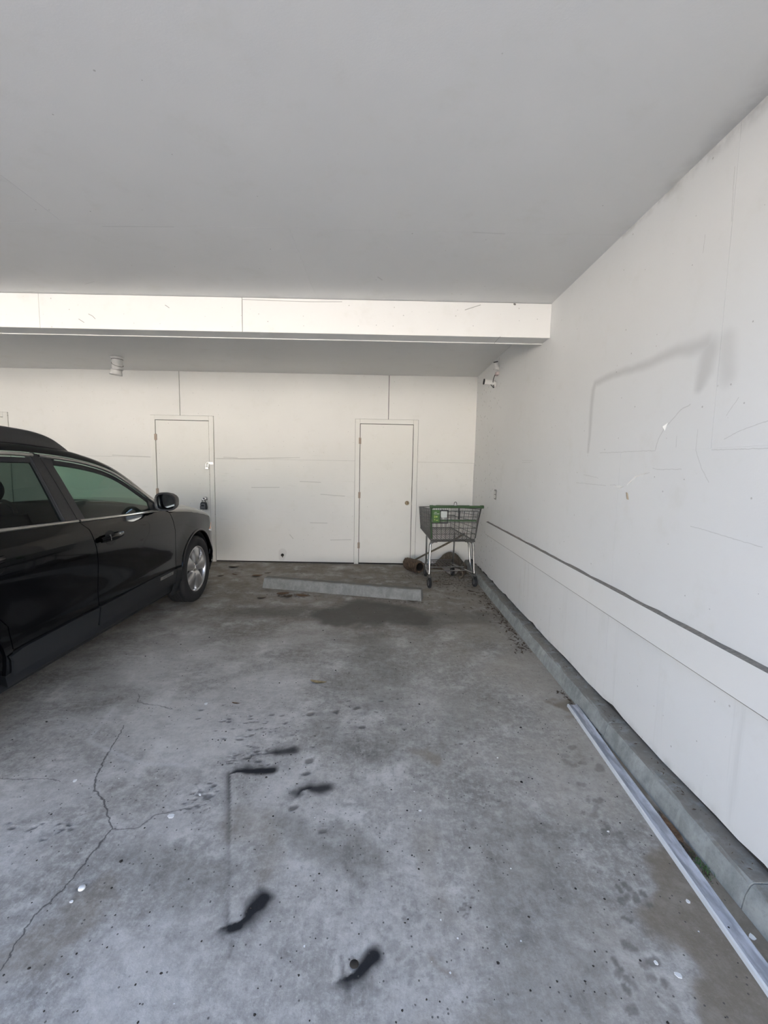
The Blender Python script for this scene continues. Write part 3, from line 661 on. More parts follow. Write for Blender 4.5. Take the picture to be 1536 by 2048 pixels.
MB().box(-0.024, 0.022, -0.030, -0.0285, 0.015, 0.020).build('release_bar', M_BLACK, fc)
MB().tube([(-0.022, 0, 0.10), (-0.022, 0, 0.13)] + [(-0.022 * math.cos(a), -0.0, 0.13 + 0.035 * math.sin(a)) for a in [k * PI / 8 for k in range(1, 8)]] + [(0.022, 0, 0.13), (0.022, 0, 0.10)], 0.005, 8).build('shackle', M_BLACK, lb)
MB().tube([(-0.012, -0.0, 0.002), (-0.014, -0.004, -0.022)], 0.002, 6).build('key_cord', M_BLACK, lb)

# ---------------------------------------------------------------- the car (local axes: x = right side, y = forward, 0 at the front axle)
def paint_mat():
    t = NT('black_car_paint'); p = t.objco()
    fl = t.noise(p, 900, 2)
    c = t.mix(t.ramp(fl, 0.6, 0.8), (0.0020, 0.0020, 0.0024), (0.006, 0.006, 0.007))
    d = t.noise(p, 3, 4)
    return t.fin(c, t.ramp(d, 0.3, 0.7, 0.10, 0.16), None, Coat_Weight=0.45, Coat_Roughness=0.04, Specular_IOR_Level=0.12)
M_PAINT = paint_mat()
M_CLAD = plain('grey_body_cladding', (0.011, 0.012, 0.014), 0.45, 0, 0.15, 200, 0.1)
M_RUBBER = plain('rubber', (0.014, 0.014, 0.015), 0.75, 0, 0.2, 80)
M_VOID = plain('shadow_black', (0.003, 0.003, 0.003), 0.5)
M_INNER = plain('dark_interior', (0.013, 0.013, 0.014), 0.8, 0, 0.2, 40)
M_ALLOY = plain('alloy_wheel', (0.50, 0.50, 0.51), 0.30, 0.9, 0.05, 30)
M_LAMP = plain('lamp_lens', (0.75, 0.74, 0.74), 0.08, 0.0, 0.05, 12, 0, 1.0)
M_AMBER = plain('amber_reflector', (0.75, 0.30, 0.14), 0.15, 0.0, 0.05, 12, 0, 1.0)
M_RED = plain('tail_lamp_red', (0.35, 0.01, 0.01), 0.12, 0, 0.1, 20, 0, 1.0)
M_MIRROR = plain('mirror_glass', (0.78, 0.84, 0.86), 0.015, 1.0, 0.0, 5)
def glass_mat(name, tint, f0=1.5):
    t = NT(name); t.t.nodes.remove(t.b)
    tr = t.n('ShaderNodeBsdfTransparent'); gl = t.n('ShaderNodeBsdfGlossy'); mx = t.n('ShaderNodeMixShader'); fr = t.n('ShaderNodeLayerWeight')
    sm = t.noise(t.objco(), 6, 3)
    t.put(tr.inputs[0], t.mix(sm, tuple(x * 0.95 for x in tint), tint)); t.put(gl.inputs['Color'], (1, 1, 1)); gl.inputs['Roughness'].default_value = 0.01
    fr.inputs['Blend'].default_value = 0.5
    t.t.links.new(t.math('MULTIPLY_ADD', t.math('POWER', fr.outputs['Facing'], 5.0), 0.96, 0.04), mx.inputs[0]); t.t.links.new(tr.outputs[0], mx.inputs[1]); t.t.links.new(gl.outputs[0], mx.inputs[2])
    t.t.links.new(mx.outputs[0], t.out.inputs['Surface']); return t.m
M_GLASS = glass_mat('green_tinted_glass', (0.45, 0.60, 0.525))
M_PRIV = glass_mat('privacy_glass', (0.17, 0.20, 0.19))

CX, CY = -2.815, 4.50
car = empty('car', (CX, CY, 0)); tag(car, 'black station wagon with roof rails and silver alloy wheels parked nose to the wall', 'car')
BWP = [(-3.4, .85), (-3.05, .875), (-2.6, .90), (-1.5, .91), (-.5, .907), (0, .902), (.35, .892)]
VP = [(.15, -.085), (.20, -.062), (.26, -.040), (.32, -.026), (.40, -.014), (.46, -.006), (.56, -.012), (.70, -.006), (.82, 0), (.90, -.003), (.97, -.014), (1.03, -.040), (1.12, -.082), (1.25, -.143), (1.38, -.205), (1.48, -.258), (1.56, -.31)]
LF = [(.15, .80), (.22, .89), (.32, .945), (.5, .955), (.62, .93), (.70, .88), (.76, .80), (.82, .70), (.90, .55), (1.0, .42)]
LR = [(.15, 3.60), (.22, 3.70), (.40, 3.76), (.62, 3.76), (.72, 3.70), (.95, 3.68), (1.1, 3.62), (1.3, 3.50), (1.5, 3.28), (1.6, 3.2)]
ARC = (0.03, 0.355, 0.39); ARCR = (-2.72, 0.355, 0.39)
def body(s, z):
    bw = interp(max(min(s, .35), -3.05), BWP) + interp(z, VP)
    for (a0, z0, R) in (ARC, ARCR):                      # swollen wheel arches
        d = math.hypot(s - a0, z - z0) - R
        if d < 0.16: bw += 0.014 * (1 - max(d, 0) / 0.16) ** 1.5 * (1 if z > 0.3 else 0.4)
    if s > .35:
        th = min((s - .35) / .95, 1) * PI / 2; L = interp(z, LF)
        return Vector((bw * max(math.cos(th), 0) ** 0.72, .35 + (L - .35) * math.sin(th) ** 0.93, z))
    if s < -3.05:
        th = min((-3.05 - s) / .95, 1) * PI / 2; L = interp(z, LR)
        return Vector((bw * max(math.cos(th), 0) ** 0.80, -3.05 - (L - 3.05) * math.sin(th) ** 0.93, z))
    return Vector((bw, s, z))
def bnorm(s, z):
    e = 0.004
    a = body(s + e, z) - body(s - e, z); b = body(s, z + e) - body(s, z - e)
    n = a.cross(b)
    if n.length < 1e-12: return Vector((1, 0, 0))
    n.normalize(); return n
def inside(pt, poly):
    x, y = pt; c = False; n = len(poly)
    for i in range(n):
        x0, y0 = poly[i]; x1, y1 = poly[i - 1]
        if (y0 > y) != (y1 > y) and x < (x1 - x0) * (y - y0) / (y1 - y0) + x0: c = not c
    return c
def dense(poly, step):
    out = []
    for i in range(len(poly)):
        a, b = Vector(poly[i][:2]), Vector(poly[(i + 1) % len(poly)][:2]); n = max(1, int((b - a).length / step))
        for k in range(n): out.append(tuple(a + (b - a) * k / n))
    return out
def panel(name, poly, mat, parent, side=1, off=0.0, step=0.045, flange=0.02, inset=0.0, edge_step=None):
    """sheet-metal panel: an outline in (length, height) laid on the body surface, with returned edges"""
    ol = dense(poly, edge_step or step)
    clean = []
    for q in ol:
        if not clean or (abs(q[0] - clean[-1][0]) + abs(q[1] - clean[-1][1])) > 1e-4: clean.append(q)
    ol = clean; n = len(ol)
    area = sum(ol[i][0] * ol[(i + 1) % n][1] - ol[(i + 1) % n][0] * ol[i][1] for i in range(n))
    if area < 0: ol = ol[::-1]
    pts = list(ol)
    xs = [q[0] for q in ol]; zs = [q[1] for q in ol]
    gx = min(xs) + step * 0.5
    while gx < max(xs):
        gz = min(zs) + step * 0.5
        while gz < max(zs):
            q = (gx, gz)
            if inside(q, ol) and min((gx - a) ** 2 + (gz - b) ** 2 for a, b in ol) > (0.45 * step) ** 2: pts.append(q)
            gz += step
        gx += step
    r = geometry.delaunay_2d_cdt([Vector(q) for q in pts], [], [list(range(n))], 1, 1e-6)
    v2, fs = r[0], r[2]
    V, N, F = [], [], []
    for q in v2:
        nn = bnorm(q.x, q.y); V.append(body(q.x, q.y) + nn * off); N.append(nn)
    F = [tuple(f) for f in fs]
    k = len(V)
    for i in range(n):                                   # returned edge
        a, b = ol[i], ol[(i + 1) % n]
        na, nb = bnorm(*a), bnorm(*b); pa, pb = body(*a) + na * off, body(*b) + nb * off
        en = (pb - pa).cross(na)
        if en.length < 1e-9: continue
        en.normalize()
        V += [pa, pb, pb - nb * flange, pa - na * flange]; N += [en] * 4
        F.append((k, k + 3, k + 2, k + 1)); k += 4
    # consistent winding with the analytic normals
    F2 = []
    for f in F:
        fn = (V[f[1]] - V[f[0]]).cross(V[f[2]] - V[f[0]])
        F2.append(f if fn.dot(N[f[0]] + N[f[1]]) >= 0 else f[::-1])
    if side < 0:
        V = [Vector((-v.x, v.y, v.z)) for v in V]; N = [Vector((-q.x, q.y, q.z)) for q in N]; F2 = [f[::-1] for f in F2]
    me = bpy.data.meshes.new(name); me.from_pydata([tuple(v) for v in V], [], F2)
    me.polygons.foreach_set('use_smooth', [True] * len(F2)); me.update()
    me.normals_split_custom_set_from_vertices([tuple(q) for q in N])
    return link(name, me, mat, parent)
def arcpts(A, r, a0, a1, n=14):
    return [(A[0] + r * math.cos(math.radians(a0 + (a1 - a0) * k / n)), A[1] + r * math.sin(math.radians(a0 + (a1 - a0) * k / n))) for k in range(n + 1)]
def ribbon(pts, side, width, thick, off, mat, name, parent, vertical=True):
    """flat strip following a line on the body"""
    b = MB(); rows = []
    for i, q in enumerate(pts):
        nn = bnorm(q[0], q[1]); P = body(q[0], q[1]) + nn * off
        t = Vector(pts[min(i + 1, len(pts) - 1)]) - Vector(pts[max(i - 1, 0)]); t.normalize()
        pr = (-t.y, t.x)
        Q = body(q[0] + pr[0] * width, q[1] + pr[1] * width) + nn * off
        r = [P - nn * 0.01, P, (P * 0.75 + Q * 0.25) + nn * thick, (P * 0.25 + Q * 0.75) + nn * thick, Q, Q - nn * 0.01]
        rows.append([Vector((x.x * side, x.y, x.z)) for x in r])
    b.grid(rows, True, 0, flip=side < 0)
    return b.build(name, mat, parent)
KL = [(-.575, 1.035), (-.69, 1.11), (-.92, 1.28), (-1.12, 1.385), (-1.40, 1.45), (-1.72, 1.482), (-2.0, 1.49), (-2.4, 1.485), (-2.8, 1.46), (-3.1, 1.40), (-3.25, 1.33)]
KS = [tuple(v[:2]) for v in spline([(a, z, 0) for a, z in KL], 6)]
BELT = [(-.575, 1.018), (-.92, 1.024), (-1.3, 1.034), (-1.68, 1.048), (-2.24, 1.068), (-2.75, 1.085), (-3.25, 1.11)]
def belt(a): return interp(-a, [(-x, z) for x, z in BELT])
def kz(a): return interp(-a, [(-x, z) for x, z in KL])
DOOR_LEAD = [(-.53, .985), (-.50, .92), (-.47, .82), (-.45, .61), (-.465, .463)]
SEAM_B = [(-1.68, 1.044), (-1.625, .99), (-1.592, .86), (-1.578, .75), (-1.58, .62), (-1.588, .463)]
SEAM_C = [(-2.66, 1.078), (-2.63, .95), (-2.52, .80), (-2.40, .70), (-2.30, .58), (-2.29, .455)]
ETOP = [(-.53, .995), (-.2, .962), (.1, .918), (.35, .862), (.52, .812)]
def eT(s): return interp(s, ETOP + [(.8, .785), (1.05, .775), (1.30, .77)])
gp = 0.0035
for side in (1, -1):
    fender = panel('front_fender', [(x + gp, z) for x, z in DOOR_LEAD] + [(-.455, .33)] + arcpts(ARC, .39, 184, 52, 20)
                   + [(.335, .70), (.42, .745), (.50, eT(.50))] + [(s, eT(s)) for s in (.42, .35, .2, .05, -.1, -.25, -.4)], M_PAINT, car, side, 0, 0.04, edge_step=0.03)
    ribbon([(x, z) for x, z in arcpts(ARC, .385, 186, 0, 26)], side, -0.004 if False else 0.022, 0.004, 0.004, M_PAINT, 'arch_lip', fender)
    panel('arch_cladding', [(-.455, .455), (-.37, .455), (-.362, .36), (-.40, .20), (-.455, .20)], M_CLAD, fender, side, 0.010, 0.04)
    fd = panel('front_door', [(x - gp, z) for x, z in DOOR_LEAD] + [(x + gp, z) for x, z in SEAM_B[::-1]] + [(a, belt(a) - .006) for a in (-1.5, -1.3, -1.1, -.9, -.7, -.60)], M_PAINT, car, side, 0, 0.04, edge_step=0.03)
    rd = panel('rear_door', [(x - gp, z) for x, z in SEAM_B] + [(x + gp, z) for x, z in SEAM_C[::-1]] + [(a, belt(a) - .006) for a in (-2.5, -2.3, -2.1, -1.9, -1.75)], M_PAINT, car, side, 0, 0.04, edge_step=0.03)
    panel('quarter_panel', [(x - gp, z) for x, z in SEAM_C] + [(-2.29, .33)] + arcpts(ARCR, .39, -4, 184, 24) + [(-3.14, .33), (-3.3, .62), (-3.34, .98), (-3.36, 1.12), (-3.1, belt(-3.1) - .006), (-2.85, belt(-2.85) - .006)], M_PAINT, car, side, 0, 0.045, edge_step=0.03)
    # cladding on the doors, sill below
    panel('cladding', [(-.468, .455), (-.468, .325), (-1.583, .325), (-1.583, .455), (-1.2, .462), (-.8, .466)], M_CLAD, fd, side, 0.013, 0.05)
    panel('cladding', [(-1.597, .325), (-2.285, .315), (-2.30, .40), (-2.32, .43), (-2.24, .442), (-1.9, .452), (-1.597, .455)], M_CLAD, rd, side, 0.013, 0.05)
    panel('sill', [(-.40, .318), (-.45, .215), (-1.1, .235), (-1.9, .235), (-2.25, .215), (-2.30, .31), (-1.6, .318)], M_CLAD, car, side, -0.022, 0.05, 0.05)
    # glass, pillar, rubber and bright trim
    fw = [(-.66, belt(-.66) + .016)] + [(a, belt(a) + .014) for a in (-.9, -1.2, -1.45, -1.612)] + [(-1.645, 1.42)]
    fw += [(a, kz(a) - .030) for a in (-1.5, -1.3, -1.12, -1.0, -.92, -.82, -.74)]
    panel('window_glass', fw, M_GLASS, fd, side, -0.014, 0.05, 0.004)
    rw = [(-1.795, belt(-1.795) + .014), (-2.1, belt(-2.1) + .014), (-2.4, belt(-2.4) + .014), (-2.60, belt(-2.6) + .014), (-2.68, 1.25), (-2.66, kz(-2.66) - .03), (-2.4, kz(-2.4) - .03), (-2.0, kz(-2.0) - .03), (-1.79, kz(-1.79) - .03)]
    panel('window_glass', rw, M_PRIV, rd, side, -0.014, 0.05, 0.004)
    qw = [(-2.76, belt(-2.76) + .014), (-3.22, belt(-3.22) + .014), (-3.16, kz(-3.16) - .03), (-2.8, kz(-2.8) - .03)]
    panel('quarter_glass', qw, M_PRIV, car, side, -0.012, 0.05, 0.004)
    panel('door_pillar', [(-1.606, belt(-1.6) + .002), (-1.672, belt(-1.67) + .002), (-1.712, kz(-1.712) - .004), (-1.62, kz(-1.62) - .004), (-1.640, 1.40)], M_BLACK, fd, side, -0.004, 0.05)
    panel('door_pillar', [(-1.680, belt(-1.68) + .002), (-1.80, belt(-1.8) + .002), (-1.80, kz(-1.8) - .004), (-1.72, kz(-1.72) - .004)], M_BLACK, rd, side, -0.004, 0.05)
    ribbon([(-1.784, belt(-1.784) + .004), (-1.783, 1.25), (-1.783, kz(-1.79) - .01)], side, 0.012, 0.005, -0.002, M_RUBBER, 'window_channel', rd)
    panel('rear_pillar', [(-2.585, belt(-2.58) + .002), (-2.775, belt(-2.77) + .002), (-2.81, kz(-2.81) - .004), (-2.64, kz(-2.64) - .004), (-2.67, 1.25)], M_BLACK, car, side, -0.004, 0.05)
    panel('mirror_sail', [(-.585, belt(-.585) + .004), (-.70, belt(-.7) + .012), (-.79, belt(-.79) + .012), (-.76, kz(-.76) - .02), (-.69, kz(-.69) - .006)], M_BLACK, fd, side, -0.006, 0.05)
    kf = [q for q in KS if q[0] > -1.722]; kr = [q for q in KS if -2.68 < q[0] <= -1.70]
    ribbon([(x, z - .030) for x, z in kf], side, .030, .002, -.010, M_RUBBER, 'window_seal', fd)
    ribbon([(x, z - .030) for x, z in kr], side, .030, .002, -.010, M_RUBBER, 'window_seal', rd)
    ribbon([(x, z - .006) for x, z in kf][::-1], side, -.018, .004, 0.003, M_STEEL, 'bright_trim', fd)
    ribbon([(x, z - .006) for x, z in KS if x < -1.726][::-1], side, -.018, .004, 0.003, M_STEEL, 'bright_trim', rd)
    ribbon([(a, belt(a) - .004) for a in [-.50 - k * .0555 for k in range(22)]], side, -.017, .004, .003, M_STEEL, 'belt_trim', fd)
    ribbon([(a, belt(a) - .004) for a in [-1.685 - k * .0555 for k in range(18)]], side, -.017, .004, .003, M_STEEL, 'belt_trim', rd)
    ribbon([(a, belt(a) - .004) for a in [-2.68 - k * .057 for k in range(11)]], side, -.017, .004, .003, M_STEEL, 'belt_trim', car)
    # door handles: finger bowl and pull bar
    for dr, hs, hz in ((fd, -1.435, .905), (rd, -2.44, .925)):
        pb = [(hs + .058 * math.cos(a), hz + .052 * math.sin(a)) for a in [k * PI / 10 for k in range(20)]]
        panel('handle_bowl', pb, M_VOID, dr, side, 0.0015, 0.03, 0.004)
        hb = MB(); rows = []
        for k in range(13):
            t = k / 12; s_ = hs - .125 + .25 * t; hgt = .023 * (0.75 + .25 * math.sin(PI * t)); bow = .032 * math.sin(PI * min(max(t, .06), .94)) ** .45 + .002
            z0 = hz + .006 + .012 * (t - .5); ring = []
            for j in range(8):
                an = j * PI / 4; nn = bnorm(s_, z0); P = body(s_, z0 + hgt * math.sin(an)) + nn * (bow + .010 * math.cos(an)); ring.append(Vector((P.x * side, P.y, P.z)))
            rows.append(ring + [ring[0]])
        hb.grid(rows, True, 0, side > 0); ho = hb.build('door_handle', M_PAINT, dr)
        cs = MB(); kx = hs + .095
        P = body(hs - .045, hz); nn = bnorm(hs, hz)
        ribbon([(hs - .05, hz - .012), (hs - .05, hz + .026)], side, .004, .001, .041, M_BLACK, 'handle_band', ho)
    # silver badge with its lettering low on the front door
    bp = panel('badge', [(-.775, .424), (-.545, .424), (-.545, .450), (-.775, .450)], M_STEEL, fd, side, 0.016, 0.03, 0.004)
    # roof rail
    rb = MB(); prof = [(-1.34, 1.488), (-1.42, 1.535), (-1.52, 1.582), (-1.64, 1.612), (-1.80, 1.628), (-2.1, 1.638), (-2.5, 1.63), (-2.9, 1.59), (-3.06, 1.54), (-3.12, 1.49)]
    prof = [tuple(q[:2]) for q in spline([(a, z, 0) for a, z in prof], 4)]
    rows = []
    for a, zt_ in prof:
        xo_ = interp(-a, [(1.3, .615), (1.7, .612), (2.4, .605), (3.1, .575)]); zb_ = interp(-a, [(1.3, 1.480), (1.7, 1.515), (2.2, 1.525), (2.8, 1.505), (3.15, 1.455)])
        zt_ = max(zt_, zb_ + .004); m = (zt_ + zb_) / 2
        rows.append([Vector((x * side, a, z)) for x, z in ((xo_, zb_), (xo_ - .002, m), (xo_ - .008, zt_ - .012), (xo_ - .020, zt_), (xo_ - .036, zt_ - .006), (xo_ - .045, m), (xo_ - .046, zb_))])
    rb.grid(rows, True, 0, side > 0).build('roof_rail', M_BLACK, car)
    # wing mirror
    mx = MB(); mc = Vector((side * 1.0, -.83, 1.108)); rows = []
    nu, nv = 14, 20
    for i in range(nu + 1):
        t = i / nu                                           # from the mirror face (rear) to the nose (front)
        fall = math.sqrt(max(0, 1 - t ** 2.4)); y = mc.y + .125 * t; ring = []
        for j in range(nv):
            a = 2 * PI * j / nv; ca, sa = math.cos(a), math.sin(a); e = 0.62
            hx = .090 * math.copysign(abs(ca) ** e, ca) * (0.35 + .65 * fall); hz_ = .080 * math.copysign(abs(sa) ** e, sa) * (0.25 + .75 * fall)
            if sa > 0 and ca * 1 > 0: hz_ *= 1 - .28 * ca
            if sa < 0: hz_ *= .92
            ring.append(Vector((mc.x + side * hx, y, mc.z + hz_ + .01 * t)))
        rows.append(ring + [ring[0]])
    mx.grid(rows, True, 0, side < 0); mx.add(rows[-1][:-1], [tuple(range(nv)) if side < 0 else tuple(range(nv))[::-1]])
    rim_in = [Vector((mc.x + (v.x - mc.x) * .86, mc.y + .002, mc.z + (v.z - mc.z) * .84)) for v in rows[0][:-1]]
    mx.grid([rows[0], rim_in + [rim_in[0]]], False, 0, side > 0)
    mir = mx.build('wing_mirror', M_BLACK, fd)
    ins = [Vector((v.x, mc.y + .034, v.z)) for v in rim_in]
    gm = MB().add([Vector((v.x, v.y + (v.x - mc.x) * side * -.15 - (v.z - mc.z) * .06, v.z)) for v in ins], [tuple(range(nv)) if side > 0 else tuple(range(nv))[::-1]]); gm.build('mirror_glass', M_MIRROR, mir, weld=True)
    MB().tube([(side * .82, -.70, 1.055), (side * .88, -.72, 1.052), (side * .95, -.74, 1.075)], [.034, .028, .032], 10).build('mirror_arm', M_BLACK, mir)
    # wheel-house liners
    for A in (ARC, ARCR):
        b = MB(); b.grid([[Vector((side * x, A[0] + r_ * math.cos(a), A[1] + r_ * math.sin(a))) for x, r_ in ((.86, .388), (.60, .40), (.52, .40), (.52, .02))] for a in [math.radians(-25 + 230 * k / 20) for k in range(21)]], True, 0, side > 0)
        b.build('wheel_liner', M_INNER, car)
# cant rails, pillars, windscreen and roof
C2 = [(-.42, .80, 1.035), (-.60, .715, 1.15), (-.86, .66, 1.325), (-1.08, .625, 1.432), (-1.38, .595, 1.506), (-1.72, .58, 1.543), (-2.0, .575, 1.553), (-2.4, .572, 1.548), (-2.8, .56, 1.525), (-3.08, .545, 1.48), (-3.24, .53, 1.43)]
CC = [(-.20, 0, 1.05), (-.42, 0, 1.165), (-.76, 0, 1.365), (-1.00, 0, 1.475), (-1.36, 0, 1.572), (-1.72, 0, 1.602), (-2.0, 0, 1.607), (-2.4, 0, 1.602), (-2.8, 0, 1.585), (-3.12, 0, 1.55), (-3.30, 0, 1.515)]
def top(t, v):
    i = min(int(t), 9); f = t - i
    S_ = SC2[int(round(t * 8))] if False else SC2[min(int(t * 8), len(SC2) - 1)].lerp(SC2[min(int(t * 8) + 1, len(SC2) - 1)], t * 8 - int(t * 8))
    C_ = SCC[min(int(t * 8), len(SCC) - 1)].lerp(SCC[min(int(t * 8) + 1, len(SCC) - 1)], t * 8 - int(t * 8))
    k = abs(v) ** 2.2
    return Vector((S_.y * v, C_.x + (S_.x - C_.x) * k, C_.z + (S_.z - C_.z) * k))
SC2 = spline(C2, 8); SCC = spline(CC, 8); SK = spline([(a, z, 0) for a, z in KL], 8)
def topgrid(t0, t1, n, vmax=1.0, dz=0.0):
    return [[top(t0 + (t1 - t0) * i / n, -vmax + 2 * vmax * j / 24) + Vector((0, 0, dz)) for j in range(25)] for i in range(n + 1)]
MB().grid(topgrid(0.0, 3.72, 24), True, 0, True).build('windscreen', M_GLASS, car)
roof = MB().grid(topgrid(3.74, 10.0, 40), True, 0, True).build('roof', M_PAINT, car)
MB().grid(topgrid(3.80, 9.9, 24, 0.98, -0.03), True).build('headliner', M_INNER, roof)
for side in (1, -1):
    rows = []
    for i in range(len(SK)):
        k = body(SK[i].x, SK[i].y) + bnorm(SK[i].x, SK[i].y) * .001; c = SC2[i]; c = Vector((c.y, c.x, c.z)); row = []
        out = Vector((0.55, 0.0, 0.83)) if i > 30 else Vector((0.75, 0.12, 0.62))
        for j in range(7):
            t = j / 6; P = k.lerp(c, t) + out * (.016 * math.sin(PI * t)); row.append(Vector((P.x * side, P.y, P.z)))
        rows.append(row)
    MB().grid(rows, True, 0, side > 0).build('cant_rail', M_PAINT, car)
# bonnet
def spine_z(a): return interp(a, [(-.45, 1.08), (-.25, 1.08), (0, 1.075), (.3, 1.04), (.55, .97), (.72, .87), (.80, .775)])
hoodS = [-.53 + 1.83 * k / 40 for k in range(41)]
def hoodpt(s, v, side):
    e = body(s, eT(s)); q = (s + .53) / 1.83
    am = -.36 + (body(1.30, eT(1.30)).y - .004 + .36) * q ** .9; zm = spine_z(am)
    y = e.y + (am - e.y) * v ** 1.3; z = e.z + (max(zm, e.z) - e.z) * math.sin(v * PI / 2) ** .6
    return Vector((side * e.x * (1 - v), y, z))
for side in (1, -1):
    MB().grid([[hoodpt(s, v, side) for v in (0, .02, .05, .08, .11, .14)] for s in hoodS if s < .56], True, 0, side > 0).build('fender_crown', M_PAINT, car)
hb = MB()
for side in (1, -1): hb.grid([[hoodpt(s, .146 + .854 * j / 12, side) for j in range(13)] for s in hoodS], True, 0, side > 0)
hood = hb.build('bonnet', M_PAINT, car, weld=True)
MB().grid([[Vector((x, -.20 - .22 * abs(x / .80) ** 2.2 + d, 1.02 - d * .1)) for d in (-.03, .02, .10, .17)] for x in [-.80 + 1.6 * k / 20 for k in range(21)]], True, 0, True).build('cowl', M_BLACK, car)
# nose
for side in (1, -1):
    hl = panel('headlamp', [(.345, .705), (.425, .748), (.51, eT(.51) - .004), (.70, eT(.7) - .004), (.93, eT(.93) - .004), (.98, .70), (.80, .655), (.55, .665), (.40, .685)], M_LAMP, car, side, 0.001, 0.03, 0.03)
    panel('side_marker', [(.36, .712), (.43, .748), (.50, .775), (.50, .735), (.42, .705)], M_AMBER, hl, side, 0.003, 0.03, 0.004)
    bu = panel('front_bumper', [(.42, .33), (.44, .20)] + [(s, .19) for s in (.6, .8, 1.0, 1.2, 1.30)] + [(1.30, .56), (1.0, .56), (.99, .69), (.80, .648), (.55, .658), (.335, .698), (.30, .685)] + arcpts(ARC, .39, 48, 0, 10), M_PAINT, car, side, 0, 0.04, edge_step=0.03)
    panel('bumper_cladding', [(.42, .335), (.44, .185)] + [(s, .18) for s in (.6, .8, 1.0, 1.2, 1.30)] + [(1.30, .33), (.9, .33), (.6, .37)], M_CLAD, bu, side, 0.010, 0.05)
    panel('fog_lamp', [(.72, .36), (.82, .36), (.84, .42), (.72, .42)], M_LAMP, bu, side, 0.008, 0.03)
    gr = panel('grille', [(1.005, .562), (1.30, .562), (1.30, .742), (1.0, .742)], M_BLACK, car, side, -0.004, 0.05)
    for z in (.60, .65, .70): ribbon([(1.01 + .29 * k / 8, z) for k in range(9)], side, .010, .006, .002, M_CHROME, 'grille_bar', gr)
    # tail
    tg = panel('tailgate', [(-3.42, .62), (-4.0, .62), (-4.0, 1.10), (-3.46, 1.10), (-3.40, .95)], M_PAINT, car, side, 0, 0.05)
    panel('rear_glass', [(-3.36, 1.13), (-4.0, 1.13), (-4.0, 1.48), (-3.40, 1.46)], M_PRIV, tg, side, -0.004, 0.05)
    panel('tail_lamp', [(-3.31, .80), (-3.41, .80), (-3.43, 1.10), (-3.37, 1.10), (-3.35, .98)], M_RED, car, side, 0.004, 0.04)
    panel('rear_pillar', [(-3.25, belt(-3.2)), (-3.37, 1.12), (-3.36, 1.13), (-3.40, 1.46), (-3.33, 1.50), (-3.26, 1.335)], M_PAINT, car, side, 0, 0.04)
    panel('rear_bumper', [(-3.145, .33), (-3.30, .62), (-3.31, .795), (-3.41, .795), (-3.42, .615), (-4.0, .615), (-4.0, .22), (-3.4, .22), (-3.12, .24)], M_CLAD, car, side, 0.012, 0.05)
# underside and cabin
MB().box(-.80, .80, -3.5, .62, .19, .26, .02).box(-.78, .78, -2.30, -.42, .24, .34, .02).build('underbody', M_INNER, car)
MB().box(-.50, .50, -.30, .60, .26, .74, .06).build('engine_block', M_INNER, car)
cab = MB(); cab.box(-.80, .80, -.46, -.40, .3, .95, .01).box(-.84, .84, -3.4, -.4, .34, .38)
cab.grid([[Vector((x, y, z + .015 * math.cos(x * 2))) for y, z in ((-.30, 1.0), (-.45, 1.035), (-.62, 1.04), (-.74, 1.01), (-.80, .93), (-.78, .70), (-.60, .55))] for x in [-.80 + 1.6 * k / 16 for k in range(17)]], True)
cab.build('dashboard', M_INNER, car)
sw = MB(); mS = MT((-.37, -.92, .93), (0, -1, .45))
sw.tube([mS @ Vector((.185 * math.cos(a), .185 * math.sin(a), 0)) for a in [k * PI / 12 for k in range(24)]], .015, 8, True)
sw.lathe([(.0, .01), (.05, .01), (.06, -.02), (.03, -.2), (0, -.2)], 12, mS)
for a in (0, PI, -PI / 2): sw.tube([mS @ Vector((.05 * math.cos(a), .05 * math.sin(a), 0)), mS @ Vector((.18 * math.cos(a), .18 * math.sin(a), 0))], .012, 6)
sw.build('steering_wheel', M_BLACK, car)
def seat(x, y, wd, name, heads):
    b = MB()
    b.box(x - wd / 2, x + wd / 2, y - .02, y + .50, .38, .60, .05)
    rows = []
    for k in range(9):
        t = k / 8; zz = .52 + .58 * t; yy = y + .02 - .20 * t; hw = wd / 2 * (1 - .15 * t ** 3)
        rows.append([Vector((x + sx_ * hw, yy + dy, zz)) for sx_, dy in ((-1, 0), (-.95, .06), (-.7, .075), (0, .05), (.7, .075), (.95, .06), (1, 0), (.9, -.08), (0, -.10), (-.9, -.08), (-1, 0))])
    b.grid(rows, True); b.add(rows[-1][:-1], [tuple(range(10))])
    o = b.build(name, M_INNER, car)
    for hx in heads:
        h = MB(); rows = []
        for k in range(11):
            t = k / 10; r_ = math.sin(PI * (0.04 + .92 * t)) ** .45
            rows.append([Vector((hx + .135 * r_ * math.copysign(abs(math.cos(a)) ** .7, math.cos(a)), y - .20 + .055 * r_ * math.copysign(abs(math.sin(a)) ** .8, math.sin(a)) - .03 * t, 1.16 + .20 * t)) for a in [2 * PI * j / 16 for j in range(17)]])
        h.grid(rows, True)
        for q in (-.05, .05): h.tube([(hx + q, y - .19, 1.06), (hx + q, y - .20, 1.18)], .007, 6)
        h.build('headrest', M_INNER, o)
seat(-.38, -1.62, .50, 'front_seat', (-.38,)); seat(.38, -1.62, .50, 'front_seat', (.38,)); seat(0, -2.55, 1.25, 'rear_seat', (-.42, .42))
MB().box(-.10, .10, -.86, -.835, 1.40, 1.46, .01).tube([(0, -.85, 1.45), (0, -.95, 1.50)], .01, 6).build('rear_view_mirror', M_BLACK, car)
